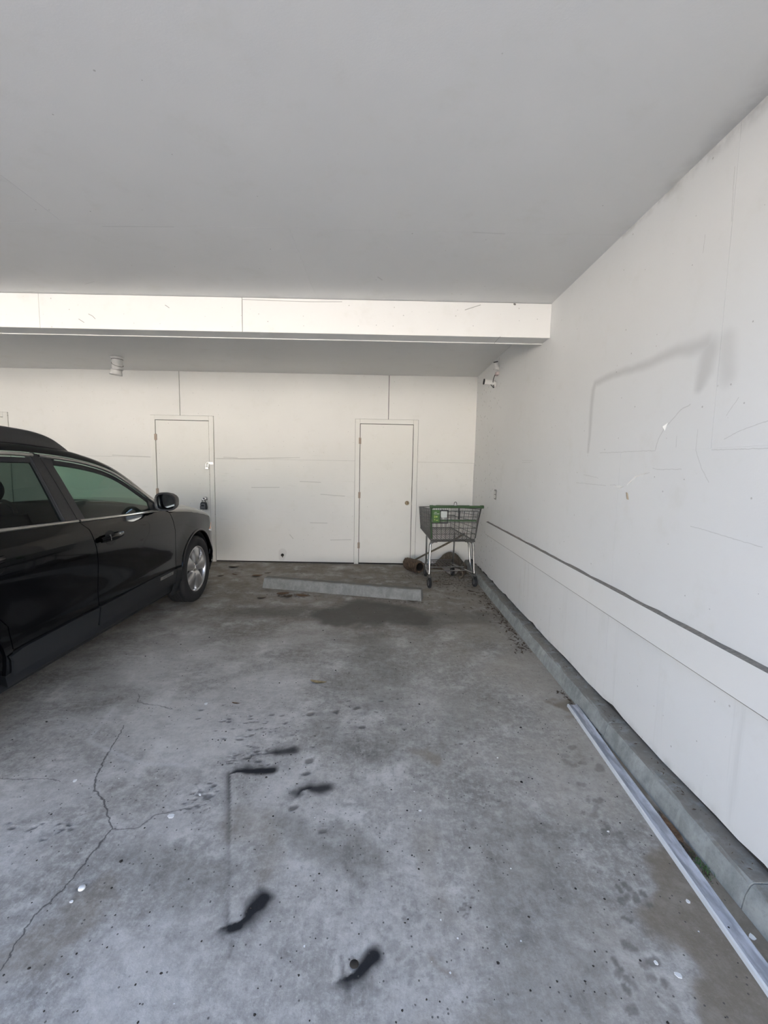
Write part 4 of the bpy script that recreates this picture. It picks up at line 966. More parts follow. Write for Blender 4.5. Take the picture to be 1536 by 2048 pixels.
# wheels
def wheel(x, y, side):
    m = MT((x, y, .343), (side, 0, 0))
    prof = [(.240, -.105), (.262, -.112), (.305, -.112), (.332, -.098), (.3445, -.08), (.3445, -.045), (.340, -.043), (.340, -.037), (.3445, -.035), (.3445, -.003), (.340, -.002), (.340, .004), (.3445, .006), (.3445, .035), (.340, .037), (.340, .043), (.3445, .045), (.3445, .078), (.333, .097), (.306, .111), (.300, .1105), (.285, .113), (.262, .112), (.243, .104), (.236, .10), (.236, -.105)]
    tr = MB().lathe(prof, 64, m).build('wheel', M_RUBBER, car)
    rm = MB().lathe([(.2365, .100), (.232, .104), (.226, .100), (.218, .072), (.214, -.10), (.236, -.105)], 48, m)
    # five broad petals between narrow slots
    for k in range(5):
        a0 = k * 2 * PI / 5 + .18; rows = []
        for i in range(8):
            r_ = .030 + (.222 - .030) * i / 7; half = interp(r_, [(.03, .62), (.07, .54), (.12, .40), (.18, .36), (.222, .40)]); row = []
            for j in range(-1, 12):
                q = max(0, min(j, 10)); u = -1 + 2 * q / 10
                z = .092 + .012 * math.sin(PI * (r_ - .03) / .2) - .010 * abs(u) ** 3 - (.022 if r_ < .045 else 0)
                if j in (-1, 11): z -= .05
                row.append(m @ Vector((r_ * math.cos(a0 + u * half), r_ * math.sin(a0 + u * half), z)))
            rows.append(row)
        rm.grid(rows, True, 0, False)
    rim = rm.build('rim', M_ALLOY, tr)
    MB().lathe([(.0, .088), (.026, .086), (.030, .080), (.031, .06)], 20, m).build('centre_cap', M_CHROME, rim)
    for k in range(5):
        a = k * 2 * PI / 5 + .18 + PI / 5
        mm = m @ Matrix.Translation((.057 * math.cos(a), .057 * math.sin(a), .06)); MB().lathe([(.0, .03), (.008, .03), (.010, .026), (.010, 0)], 6, mm, smooth=False).build('wheel_nut', M_CHROME, rim)
    MB().lathe([(.09, .01), (.140, .01), (.140, -.012), (.09, -.012)], 32, m, closed=True).build('brake_disc', M_GREYP, tr)
    MB().lathe([(.0, .045), (.215, .045), (.215, .02), (0, .02)], 32, m).build('slot_shade_disc', M_VOID, tr)  # black disc added behind the petals, painting the slots as shaded
for y in (0.02, -2.72):
    wheel(.790, y, 1); wheel(-.790, y, -1)
# lettering pressed into the badges
fc_ = bpy.data.curves.new('badge_text', 'FONT'); fc_.body = 'OUTBACK'; fc_.size = .030; fc_.extrude = .0008; fc_.align_x = 'CENTER'; fc_.align_y = 'CENTER'; fc_.space_character = 1.25
tmp = bpy.data.objects.new('badge_text', fc_); COL.objects.link(tmp)
dg = bpy.context.evaluated_depsgraph_get(); tm = bpy.data.meshes.new_from_object(tmp.evaluated_get(dg)); bpy.data.objects.remove(tmp); bpy.data.curves.remove(fc_)
for o in list(car.children):
    if o.name.split('.')[0] == 'front_door':
        for bch in o.children:
            if bch.name.split('.')[0] == 'badge':
                sd_ = 1 if bch.data.vertices[0].co.x > 0 else -1
                nn = bnorm(-.66, .437); P = body(-.66, .437) + nn * .0175
                me = tm.copy(); n_ = Vector((nn.x * sd_, nn.y, nn.z)); tx = Vector((0, sd_, 0)); tz = n_.cross(tx)
                me.transform(Matrix((tx, tz, n_)).transposed().to_4x4()); me.transform(Matrix.Translation((P.x * sd_, P.y, P.z)))
                lt = link('badge_lettering', me, M_GREYP, o)

# ---------------------------------------------------------------- shopping cart (local: y runs from the handle end to the nose)
M_WIRE = plain('dull_cart_wire', (0.125, 0.122, 0.117), 0.42, 0.7, 0.15, 50)
M_TUBE = plain('cart_chrome_tube', (0.34, 0.34, 0.335), 0.22, 1.0, 0.1, 30)
M_GREEN = plain('green_plastic', (0.045, 0.092, 0.038), 0.42, 0, 0.12, 30)
M_LABEL = plain('green_label', (0.052, 0.13, 0.030), 0.5, 0, 0.1, 40)
M_PALE = plain('pale_print', (0.50, 0.53, 0.50), 0.5, 0, 0.05, 30)
M_YEL = plain('yellow_green_print', (0.32, 0.42, 0.10), 0.5, 0, 0.05, 30)
cart = empty('shopping_cart', (0.863, 5.207, 0), math.radians(9)); tag(cart, 'old wire shopping cart with green handle standing in the corner', 'shopping cart')
NT_ = ((-.30, -.03, .955), (.30, -.03, .955)); NB_ = ((-.265, .02, .565), (.265, .02, .565))
FT_ = ((-.225, .85, .90), (.225, .85, .90)); FB_ = ((-.215, .78, .62), (.215, .78, .62))
def lerp(a, b, t): return tuple(x + (y - x) * t for x, y in zip(a, b))
def wirepanel(name, A, B, C, D, nu, nv, ru=.0026, rv=.0032, rim=.0048):
    """wires between edge A-B (bottom) and D-C (top)"""
    b = MB()
    for i in range(nu + 1): b.tube([lerp(A, B, i / nu), lerp(D, C, i / nu)], ru, 5)
    for j in range(nv + 1): b.tube([lerp(A, D, j / nv), lerp(B, C, j / nv)], rim if j in (0, nv) else rv, 5)
    return b.build(name, M_WIRE, cart)
for q in (0, 1):
    wirepanel('basket_side', NB_[q], FB_[q], FT_[q], NT_[q], 26, 5)
wirepanel('basket_nose', FB_[0], FB_[1], FT_[1], FT_[0], 14, 4)
wirepanel('basket_floor', NB_[0], NB_[1], FB_[1], FB_[0], 15, 14)
wirepanel('basket_gate', (-.262, -.005, .585), (.262, -.005, .585), (.285, -.03, .93), (-.285, -.03, .93), 10, 5, .0036, .0036)
fr = MB()
fr.tube([NB_[0], lerp(NB_[0], NB_[1], .5), NB_[1]], .010, 8); fr.tube([NB_[0], FB_[0]], .007, 8); fr.tube([NB_[1], FB_[1]], .007, 8)
fr.tube([NT_[0], FT_[0], FT_[1], NT_[1]], .006, 8)
fr.box(-.275, -.20, -.005, .05, .550, .572, .004).box(.15, .27, -.005, .06, .550, .574, .004)
fr.build('basket_frame', M_WIRE, cart)
for sd_ in (-1, 1):
    # paired leg tubes from the basket to the wheel fork
    b = MB(); x = sd_ * .285
    b.tube([(sd_ * .235, .06, .545), (sd_ * .262, .055, .535), (sd_ * .272, .05, .50), (x - sd_ * .004, .03, .20), (x, .02, .15)], .0125, 8)
    b.build('leg', M_TUBE, cart)
    b = MB(); b.tube([(sd_ * .225, .16, .55), (sd_ * .250, .155, .50), (sd_ * .265, .13, .28), (sd_ * .272, .10, .20), (sd_ * .278, .03, .16)], .0115, 8); b.build('leg', M_TUBE, cart)
    b = MB(); b.tube([(sd_ * .19, .54, .58), (sd_ * .190, .54, .50), (sd_ * .186, .55, .22), (sd_ * .185, .56, .16)], .0115, 8); b.build('leg', M_TUBE, cart)
    b = MB(); b.tube([(sd_ * .283, .02, .155), (sd_ * .262, .20, .150), (sd_ * .190, .54, .155), (sd_ * .180, .60, .165)], .0115, 8); b.build('base_rail', M_TUBE, cart)
    for wy, wx in ((.0, sd_ * .285), (.56, sd_ * .185)):
        b = MB(); m = MT((wx, wy, .0622), (1, 0, 0))
        b.lathe([(.036, -.013), (.052, -.016), (.060, -.012), (.062, -.005), (.062, .005), (.060, .012), (.052, .016), (.036, .013)], 24, m, closed=True)
        wh = b.build('wheel', M_RUBBER, cart)
        MB().lathe([(0, -.011), (.034, -.011), (.0365, -.013), (.0365, .013), (.034, .011), (0, .011)], 20, m).lathe([(0, -.022), (.009, -.022), (.009, .022), (0, .022)], 10, m).build('hub', M_GREYP, wh)
        f_ = MB()
        for q in (-1, 1): f_.prism([(wy - .012, .05), (wy + .012, .05), (wy + .022, .13), (wy - .022, .13)], 0, wx + q * .019 - .0015, wx + q * .019 + .0015)
        f_.box(wx - .021, wx + .021, wy - .022, wy + .022, .128, .134); f_.tube([(wx, wy, .13), (wx, wy, .165)], .012, 8)
        f_.build('fork', M_WIRE, cart)
b = MB(); b.tube([(-.258, .22, .150), (.258, .22, .150)], .008, 8); b.tube([(-.25, .30, .178), (.25, .30, .178)], .009, 8); b.build('cross_tube', M_TUBE, cart)
b = MB()
for i in range(9): b.tube([(-.20 + .05 * i, .30, .180), (-.15 + .0375 * i, .60, .190)], .003, 5)
for i in range(4): b.tube([(-.225 + .018 * i, .30 + .10 * i, .182 + .003 * i), (.225 - .018 * i, .30 + .10 * i, .182 + .003 * i)], .0035, 5)
b.tube([(-.27, .24, .165), (-.285, .28, .215), (-.25, .36, .22), (-.18, .60, .21), (.18, .60, .21)], .006, 6)
b.build('lower_rack', M_WIRE, cart)
b = MB(); b.tube([(-.325, -.08, .985), (.322, -.08, .985)], .0155, 12); b.tube([(.285, -.08, .985), (.326, -.08, .985)], .0195, 12); b.tube([(-.328, -.08, .985), (-.29, -.08, .985)], .0185, 12)
hd = b.build('handle', M_GREEN, cart)
for sd_ in (-1, 1):
    MB().tube([(sd_ * .306, -.08, .985), (sd_ * .302, -.06, .955), (sd_ * .292, -.02, .82), (sd_ * .272, .01, .60)], .009, 8).build('handle_bracket', M_GREEN if sd_ < 0 else M_WIRE, cart)
MB().tube([(-.25, -.055, .998), (-.03, -.055, .998), (-.026, -.055, 1.03), (-.018, -.055, 1.040), (-.006, -.055, 1.040), (.002, -.055, 1.03), (.006, -.055, .998), (.16, -.055, .998)], .0042, 6).build('hook', M_WIRE, cart)
# folding child seat with its notice panel
cs = MB(); cs.prism([(-.292, .945), (-.195, .945), (-.192, .795), (-.280, .795)], 1, -.046, -.040); nt_p = cs.build('notice_panel', M_LABEL, cart)
mk = MB()
for (x, z, w_, h_) in ((-.262, .915, .030, .006), (-.266, .896, .026, .006), (-.236, .896, .034, .006)): mk.box(x, x + w_, -.0475, -.0462, z, z + h_)
mk.build('white_print', M_PALE, nt_p)
mk = MB()
for (x, z, w_, h_) in ((-.262, .850, .012, .030), (-.244, .855, .022, .020), (-.262, .822, .012, .016), (-.240, .818, .026, .010)): mk.box(x, x + w_, -.0475, -.0462, z, z + h_)
mk.build('yellow_print', M_YEL, nt_p)
cs = MB(); cs.box(-.19, -.183, -.046, -.038, .80, .942).box(-.100, -.092, -.046, -.038, .80, .942).box(-.19, -.092, -.046, -.038, .936, .944).box(-.288, -.092, -.048, -.036, .785, .796); cs.build('seat_frame', M_BLACK, cart)
MB().box(-.178, -.106, -.042, -.039, .855, .930).build('white_panel', M_PALE, cart)
MB().box(-.27, .265, -.034, .01, .805, .825, .005).build('seat_edge', M_GREEN, cart)
MB().tube([(-.16, -.01, .945), (-.085, .03, .875), (.02, .05, .870)], .006, 6).build('seat_strut', M_WIRE, cart)
MB().box(.028, .040, -.055, -.050, .87, .97).box(.026, .044, -.060, -.046, .835, .872, .003).build('safety_strap', M_BLACK, cart)

# ---------------------------------------------------------------- things in the back corner
def bark_mat(name, lo, hi):
    t = NT(name); p = t.objco(); n = t.noise(t.scale3(p, 30, 30, 9), 1.6, 6, 0.7); n2 = t.noise(p, 45, 4)
    return t.fin(t.mix(t.ramp(n, 0.3, 0.7), lo, hi), 0.95, t.math('ADD', n, n2), 0.8, 0.012)
M_BARK = bark_mat('rough_bark', (0.040, 0.028, 0.020), (0.155, 0.105, 0.070))
M_FROND = bark_mat('dry_palm_sheath', (0.055, 0.045, 0.034), (0.160, 0.132, 0.100))
M_HOLLOW = plain('dark_hollow', (0.018, 0.015, 0.012), 0.95)
M_STICK = bark_mat('weathered_stick', (0.10, 0.085, 0.062), (0.20, 0.17, 0.125))
A_, B_ = Vector((.365, 6.13, .0)), Vector((.525, 5.88, .0)); ax = (B_ - A_); LL = ax.length
lg = empty('hollow_log', ((A_ + B_) / 2)[:]); tag(lg, 'short hollow brown log lying beside the shopping cart', 'log')
m = MT((-ax / 2)[:], ax); m.translation = Vector((-ax.x / 2, -ax.y / 2, .088))
rows = []; nseg = 28
for i in range(13):
    t = i / 12; row = []
    for k in range(nseg):
        a = 2 * PI * k / nseg; r_ = .083 + .006 * math.sin(3 * a + 1) + .005 * math.sin(7 * a + t * 6) + random.uniform(-.004, .004) - (.012 if i == 0 else 0)
        row.append(m @ Vector((r_ * math.cos(a), r_ * math.sin(a), LL * t + random.uniform(-.006, .006) * (i in (0, 12)))))
    rows.append(row + [row[0]])
b = MB().grid(rows, True); b.add(rows[0][:-1], [tuple(range(nseg))[::-1]])
rim_ = [m @ Vector((.058 * math.cos(2 * PI * k / nseg) + .004, .056 * math.sin(2 * PI * k / nseg), LL - .004)) for k in range(nseg)]
b.grid([rows[-1], rim_ + [rim_[0]]], False); b.build('bark', M_BARK, lg)
inn = [m @ Vector((.050 * math.cos(2 * PI * k / nseg) + .004, .048 * math.sin(2 * PI * k / nseg), LL - .16)) for k in range(nseg)]
MB().grid([rim_ + [rim_[0]], inn + [inn[0]]], True).add(inn, [tuple(range(nseg))]).build('hollow', M_HOLLOW, lg)
sk = MB(); P0, P1 = Vector((.365, 6.31, .018)), Vector((1.215, 6.372, .482)); d_ = P1 - P0
st = sk.tube([P0 + d_ * t + Vector((0, 0, .006 * math.sin(t * 7))) for t in [k / 10 for k in range(11)]], [.012 + .003 * k / 10 for k in range(11)], 8).build('wooden_stick', M_STICK)
tag(st, 'long weathered stick leaning up from the log behind the cart', 'stick')
def sheet_curl(name, label, base, ln, wd, rise, curl, rz, mat, seed, thick=.006, tip=0.25, cat='bark', z0=0.004):
    """dry curled sheath: arched along its length, rolled at the sides"""
    rd_ = random.Random(seed); nu, nv = 14, 9; up_, dn = [], []
    for i in range(nu + 1):
        t = i / nu; r1, r2 = [], []
        w_ = wd * (tip + (1 - tip) * math.sin(PI * min(1, .12 + t * .85)) ** .8)
        for j in range(nv):
            u = -1 + 2 * j / (nv - 1)
            x = ln * (t - .5); y = w_ * u * (1 - .25 * abs(curl)); z = z0 + (rise * math.sin(PI * t) ** 1.1 + curl * .02) * (1 - abs(u) ** 2.2) + rd_.uniform(-.006, .006) + .012 * (1 - u * u)
            r1.append(Vector((x, y, max(z, z0 + thick)))); r2.append(Vector((x, y, max(z - thick, z0))))
        up_.append(r1); dn.append(r2)
    b = MB().grid(up_, True, 0, True).grid(dn, True)
    for a, c in ((up_[0], dn[0]), (up_[-1], dn[-1]), ([r[0] for r in up_], [r[0] for r in dn]), ([r[-1] for r in up_], [r[-1] for r in dn])): b.grid([a, c], False)
    o = b.build(name, mat, None, True); o.location = base; o.rotation_euler = (0, 0, rz)
    return tag(o, label, cat)
sheet_curl('palm_sheath', 'arched brown palm sheath humped highest behind the cart rack', (.99, 6.19, 0), .50, .14, .21, .9, math.radians(-6), M_FROND, 1)
sheet_curl('palm_sheath', 'brown palm sheath lying against the kerb in the back corner', (1.125, 5.92, 0), .24, .06, .13, .7, math.radians(75), M_FROND, 2)
sheet_curl('palm_sheath', 'narrow dry palm sheath sloping under the right legs of the cart', (.985, 5.955, 0), .20, .04, .09, .8, math.radians(-20), M_FROND, 3)
M_SLATE = plain('grey_shard', (0.20, 0.185, 0.175), 0.8, 0, 0.15, 25)
sh = MB(); poly = [(-.125, .105), (-.04, .125), (.13, .085), (.06, .02), (.0, 0.0), (-.05, .03)]
v0 = [(x, .0, z) for x, z in poly]; v1 = [(x * .98, .012, z) for x, z in poly]
sh.add(v0 + v1, [tuple(range(6)), tuple(range(6, 12))[::-1]] + [(i, i + 6, (i + 1) % 6 + 6, (i + 1) % 6) for i in range(6)])
sho = sh.build('shard', M_SLATE, None, True); sho.location = (.955, 5.80, .002); sho.rotation_euler = (math.radians(-32), 0, math.radians(8)); tag(sho, 'grey pointed shard propped on the floor under the cart', 'shard')
br = MB().tube([tuple(v) for v in spline([(1.02, 5.60, .02), (1.06, 5.64, .025), (1.08, 5.72, .06), (1.085, 5.82, .12), (1.12, 5.90, .15)], 5)], [.018 - .0004 * k for k in range(21)], 8)
tag(br.build('bent_branch', M_STICK), 'thick bent grey branch behind the right wheel of the cart', 'branch')

# ---------------------------------------------------------------- wall and ceiling fittings
M_WHITEP = plain('white_plastic', (0.74, 0.73, 0.70), 0.4, 0, 0.06, 30)
M_PINK = plain('pink_tape', (0.55, 0.46, 0.45), 0.6, 0, 0.1, 40)
def bullet_camera(name, label, mount, axis, ln, r, arm):
    e = empty(name, mount); tag(e, label, 'camera', None)
    a = Vector(axis).normalized(); s_ = Vector(arm)
    MB().lathe([(0, 0), (.028, 0), (.028, -.012), (.018, -.02), (0, -.02)], 16, MT((0, 0, 0), (1, 0, 0))).build('mount_plate', M_WHITEP, e)
    MB().tube([(-.015, 0, 0), s_ * .6, s_], .007, 8).build('arm', M_BLACK, e)
    mm = MT(s_ - a * ln * .25, a)
    bd = MB().lathe([(0, 0), (r * .8, 0), (r, .006), (r, ln * .52), (r * 1.03, ln * .54), (r, ln * .56), (r, ln * .9), (r * 1.12, ln * .92), (r * 1.12, ln), (r * .9, ln)], 20, mm).build('housing', M_WHITEP, e)
    MB().lathe([(r * .92, ln), (r * .9, ln * .97), (r * .4, ln * .95), (0, ln * .96)], 20, mm).build('lens', M_BLACK, bd)
    MB().lathe([(r * 1.13, ln * .90), (r * 1.2, ln * .95), (r * 1.18, ln * 1.02), (r * 1.1, ln * 1.02)], 20, mm, closed=True).build('hood_ring', M_BLACK, bd)
    return e
bullet_camera('security_camera', 'white bullet security camera lower on the wall, its black lens pointing left', (XR - .001, 5.33, 2.43), (-1, .12, .12), .135, .028, (-.045, 0, .02))
bullet_camera('security_camera', 'small white security camera fixed upright above the other camera', (XR - .001, 5.22, 2.60), (-.25, -.2, 1), .085, .022, (-.03, -.01, .0))
jb = MB().box(XR - .035, XR - .001, 5.19, 5.27, 2.515, 2.55, .003); tag(jb.build('junction_box', M_PINK), 'small pinkish junction box on the wall just under the upper camera', 'box')
cb = MB().tube([tuple(v) for v in spline([(XR - .038, 5.24, 2.522), (XR - .045, 5.28, 2.48), (XR - .04, 5.31, 2.44), (XR - .02, 5.345, 2.395), (XR - .045, 5.33, 2.41), (XR - .075, 5.32, 2.44)], 6)], .0042, 6)
tag(cb.build('camera_cable', M_BLACK), 'thin black cable running down from the junction box to the lower camera', 'cable')
ou = empty('power_outlet', (XR, 5.12, 1.08)); tag(ou, 'grey duplex power outlet on the right wall above the rail', 'outlet')
M_PLATE = plain('grey_outlet_plate', (0.22, 0.215, 0.20), 0.5, 0.3, 0.1, 40)
pl_ = MB().prism([(-.040, .012), (-.03, .0), (.03, .004), (.040, .012), (.040, .108), (.032, .117), (-.032, .117), (-.040, .108)], 0, -.007, -.0005).build('cover_plate', M_PLATE, ou)
for z in (.036, .082):
    s_ = MB().prism([(.022 * math.cos(a), z + .019 * math.sin(a)) for a in [k * PI / 8 for k in range(16)]], 0, -.010, -.007).build('socket', M_WHITEP, ou)
    q = MB()
    for y in (-.008, .008): q.box(-.0106, -.0101, y - .0015, y + .0015, z - .004, z + .008)
    q.build('slot', M_BLACK, s_)
cl = empty('ceiling_spotlight', (-3.318, 5.624, HC2)); tag(cl, 'white cylinder spotlight fixture under the rear ceiling', 'light fixture')
MB().lathe([(0, 0), (.072, 0), (.074, -.006), (.070, -.026), (.062, -.030), (0, -.030)], 28).build('collar', M_WHITEP, cl)
b = MB(); tilt = Matrix.Rotation(math.radians(7), 4, 'Y')
b.lathe([(0, -.028), (.061, -.028), (.062, -.034), (.060, -.08), (.061, -.15), (.0615, -.158)], 28); sp_ = b.build('sleeve', M_WHITEP, cl)
b = MB().lathe([(.058, -.155), (.063, -.160), (.064, -.168), (.072, -.218), (.069, -.219), (.056, -.17), (0, -.165)], 28, Matrix.Translation((.004, 0, 0)) @ tilt); b.build('shade', M_WHITEP, cl)
b = MB()
for off in (0.0,):
    b.tube([(.0635 * math.cos(a), .0635 * math.sin(a), -.055 - .035 * (1 + math.sin(a + 2.2)) ) for a in [k * 2 * PI / 28 for k in range(28)]], .003, 5, True)
b.build('wrap_band', M_DUST, sp_)
MB().lathe([(.064, -.026), (.066, -.030), (.064, -.034), (.060, -.030)], 28, closed=True).build('gap_ring', M_DARKGAP, cl)
pp = MB().lathe([(0, .0), (.022, 0), (.021, .014), (.016, .022), (.012, .010), (0, .010)], 12, MT((-1.458, YB - .0005, .113), (0, -1, .1))).tube([(-1.458, YB - .02, .116), (-1.448, YB - .035, .105), (-1.452, YB - .03, .085)], .006, 6)
tag(pp.build('pipe_stub', M_HOLLOW), 'small black broken pipe stub low on the back wall', 'pipe')
# lifted flaps of torn wall facing
fl = MB()
def flap(pts, lift):
    c0 = [Vector((XR - .0004, y, z)) for y, z in pts]; c1 = [Vector((XR - .0004 - l, y, z)) for (y, z), l in zip(pts, lift)]
    fl.add(c0 + c1, [tuple(range(len(pts))), tuple(range(len(pts), 2 * len(pts)))[::-1]]); n_ = len(pts)
    fl.add(c0 + c1, [(i, (i + 1) % n_, (i + 1) % n_ + n_, i + n_) for i in range(n_)])
flap([(2.093, 1.650), (2.072, 1.664), (2.088, 1.632)], [.009, .002, .002])
flap([(2.37, 1.365), (2.29, 1.413), (2.19, 1.436), (2.29, 1.408)], [.006, .010, .002, .001])
flap([(2.50, 1.350), (2.43, 1.345), (2.40, 1.357), (2.45, 1.359)], [.008, .010, .004, .002])
M_FLAP = plain('torn_facing', (0.78, 0.77, 0.74), 0.7, 0, 0.05, 20)
fo = fl.build('torn_flap', M_FLAP, wr); fo['label'] = 'torn and lifted bits of painted wall facing'
fl = MB(); flap([(2.372, 1.325), (2.360, 1.322), (2.345, 1.288), (2.352, 1.29)], [.004, .006, .008, .008]); fl.build('torn_tape', plain('brown_torn_tape', (0.34, 0.28, 0.20), 0.7), wr)

# ---------------------------------------------------------------- things on the floor
ws = bmesh.new(); prof = [(-.078, 0), (-.066, .060), (-.052, .108), (-.040, .118), (.040, .118), (.052, .108), (.078, 0)]; L = 1.87; ns = 30; rows = []
for k in range(ns + 1):
    x = -L / 2 + L * k / ns; row = []
    for i, (y, z) in enumerate(prof):
        j = .002 if 0 < i < 6 else 0
        e = (.014 * (1 - z / .12) if False else -.012 * (z / .12)) * (1 if k in (0, ns) else 0) * (1 if k else -1)
        row.append(ws.verts.new((x + e, y + random.uniform(-j, j), z + random.uniform(-j, j))))
    rows.append(row)
for k in range(ns):
    for i in range(6): ws.faces.new((rows[k][i], rows[k][i + 1], rows[k + 1][i + 1], rows[k + 1][i]))
ws.faces.new(rows[0][::-1]); ws.faces.new(rows[-1]); bmesh.ops.recalc_face_normals(ws, faces=ws.faces)
me = bpy.data.meshes.new('wheel_stop'); ws.to_mesh(me); ws.free()
wso = link('wheel_stop', me, M_STOP); wso.location = (-.455, 4.90, 0.0); wso.rotation_euler = (0, 0, math.atan2(4.616 - 5.028, .442 + 1.382)); tag(wso, 'grey concrete wheel stop lying slightly askew before the back wall', 'wheel stop')
# long channel-shaped trim strip along the kerb
t = NT('dusty_white_trim'); p_ = t.coords(); n_ = t.noise(t.scale3(p_, 10, 1.6, 1), 3.2, 5, 0.6)
ny = t.n('ShaderNodeSeparateXYZ'); t.put(ny.inputs[0], p_)
cc_ = t.mix(t.ramp(n_, .40, .60), (.30, .31, .335), (.50, .52, .57)); cc_ = t.mix(t.math('MULTIPLY', t.ramp(t.noise(p_, 60, 4), .55, .8), .4), cc_, (.20, .20, .21))
M_STRIP = t.fin(cc_, .5, n_, .1, .002)
M_STRIPW = plain('clean_white_edge', (0.62, 0.64, 0.66), 0.45, 0, 0.06, 20)
sp0, sp1 = Vector((1.158, 2.565, 0)), Vector((1.078, .70, 0)); dv = sp1 - sp0
ts = empty('trim_strip', (sp0 + dv / 2)[:], math.atan2(dv.y, dv.x) + PI / 2); tag(ts, 'long narrow white plastic trim strip lying beside the kerb', 'trim strip')
Ls = dv.length / 2; b = MB(); rows = []
for k in range(33):
    y = Ls - 2 * Ls * k / 32; w0 = .000 if k == 0 else 0; zz = .006 + .003 * math.sin(k * .5)
    rows.append([(.008, y, .004 + w0), (.012, y, zz), (.030, y, zz - .001), (.050, y, zz + .001), (.056, y, zz + .007), (.058, y, zz + .007), (.058, y, .001), (.008, y, .001)])
b.grid(rows, False).add(rows[0], [tuple(range(8))]).add(rows[-1], [tuple(range(8))[::-1]]); b.build('strip_face', M_STRIP, ts)
b = MB(); b.prism([(-.004, 0.0), (.008, 0.0), (.009, .012), (.004, .0165), (-.002, .0135)], 1, -Ls, Ls - .01); b.build('strip_lip', M_STRIPW, ts)

# leaves, chips, bits
M_LEAF = [bark_mat('dry_leaf_brown', (0.10, 0.055, 0.030), (0.22, 0.135, 0.075)), bark_mat('dry_leaf_tan', (0.22, 0.17, 0.09), (0.40, 0.32, 0.17)), bark_mat('dry_leaf_dark', (0.05, 0.036, 0.024), (0.12, 0.085, 0.055))]
def leaf_mesh(seed, ln, wd, curl):
    rd_ = random.Random(seed); b = MB(); rows = []; n_ = 9
    for i in range(n_ + 1):
        t = i / n_; w_ = wd * (math.sin(PI * t ** .85)) ** .8 + .0006; z = .0015 + curl * ln * (t - .5) ** 2 * 1.2 + .0015
        rows.append([Vector((ln * (t - .5), w_ * u, z + curl * .5 * w_ * abs(u) + rd_.uniform(0, .0012))) for u in (-1, -.5, 0, .5, 1)])
    b.grid(rows, True, 0, True); b.grid([[v - Vector((0, 0, .0009)) for v in r] for r in rows], True)
    return b
LEAF_SPOTS = [(-.402, 2.792, .115, .016, -10, 1, 'single long tan leaf lying mid-floor between car and right wall'),
 (-2.05, 6.02, .15, .035, 5, 2, 'dark curled leaf by the back wall near the car bumper'),
 (-1.597, 5.58, .14, .045, 12, 0, 'reddish brown leaf lying left of and behind the wheel stop'),
 (-1.50, 5.72, .10, .018, 30, 2, 'thin dark leaf just behind the reddish brown leaf'),
 (-2.05, 5.52, .09, .02, 40, 2, 'small dark leaf beside the front tyre of the car'),
 (-1.90, 5.62, .10, .015, -25, 0, 'slim brown leaf between the front tyre and the wheel stop'),
 (-1.09, 4.80, .15, .045, 20, 0, 'brown leaf against the left end of the wheel stop'),
 (-.86, 4.735, .16, .04, -12, 0, 'brown leaf drifted against the front face of the wheel stop'),
 (-1.00, 4.70, .10, .03, 60, 2, 'dark curled leaf between two brown leaves by the wheel stop'),
 (-1.28, 4.62, .10, .02, 25, 2, 'little dark leaf lying in front of the left end of the wheel stop'),
 (1.190, 1.63, .145, .020, 88, 0, 'broad brown leaf trapped between the kerb and the white strip'),
 (1.192, 1.53, .07, .014, 86, 2, 'dark leaf in the gutter just nearer than the broad brown leaf'),
 (1.216, 2.44, .07, .012, 92, 2, 'dark leaf between the kerb and the far end of the white strip'),
 (1.214, 2.28, .06, .008, 88, 2, 'dark leaf in the gutter beside the kerb joint'),
 (.345, 4.60, .12, .012, -4, 2, 'thin dark leaf at the foot of the right end of the wheel stop'),
 (-.86, 2.52, .05, .005, -12, 0, 'tiny brown leaf sliver on the pale concrete beside the car'),
 (.82, 5.30, .15, .012, -6, 2, 'narrow dark leaf lying under the near end of the cart'),
 (.70, 5.45, .09, .018, 15, 0, 'small brown leaf under the middle of the cart'),
 (1.06, 5.02, .10, .02, -35, 2, 'dark leaf lying before the right wheel of the cart')]
for i, (x, y, ln, wd, rz, mi, lab) in enumerate(LEAF_SPOTS):
    o = leaf_mesh(i, ln, wd, .35 if mi else .2).build('fallen_leaf', M_LEAF[mi]); o.location = (x, y, .0012); o.rotation_euler = (0, 0, math.radians(rz)); tag(o, lab, 'leaf', 'fallen leaves on the floor')
M_CHIP = plain('white_paint_flake', (0.72, 0.73, 0.72), 0.6, 0, 0.05, 30)
CHIP = [(-1.037, 2.513, .030, 'white paint flake on the floor nearest the car door'), (-.838, 1.663, .036, 'largest white paint flake beside the branching floor crack'),
        (-.771, 1.782, .016, 'small white flake beside the pitted patch left of the long spray mark'), (-1.365, 1.855, .022, 'white flake just left of the crack by the pale patch'),
        (-.994, 1.305, .014, 'small white flake just in front of the round hole near the crack'), (1.376 - .322, 1.336, .020, 'round white flake on the brown damp patch beside the strip'),
        (1.178, 1.225, .026, 'pale flake in the gutter between strip and kerb'), (.877, 1.118, .026, 'oval white flake near the drip spots at the near right'),
        (.183, 1.712, .014, 'small white flake alone in the middle of the near floor'), (.83, 1.15, .016, 'sharp white flake left of the oval flake at the near right'), (.93, 1.62, .012, 'tiny white flake beside the dark drips near the strip'), (.60, 2.06, .012, 'tiny white flake on the clean floor left of the strip')]
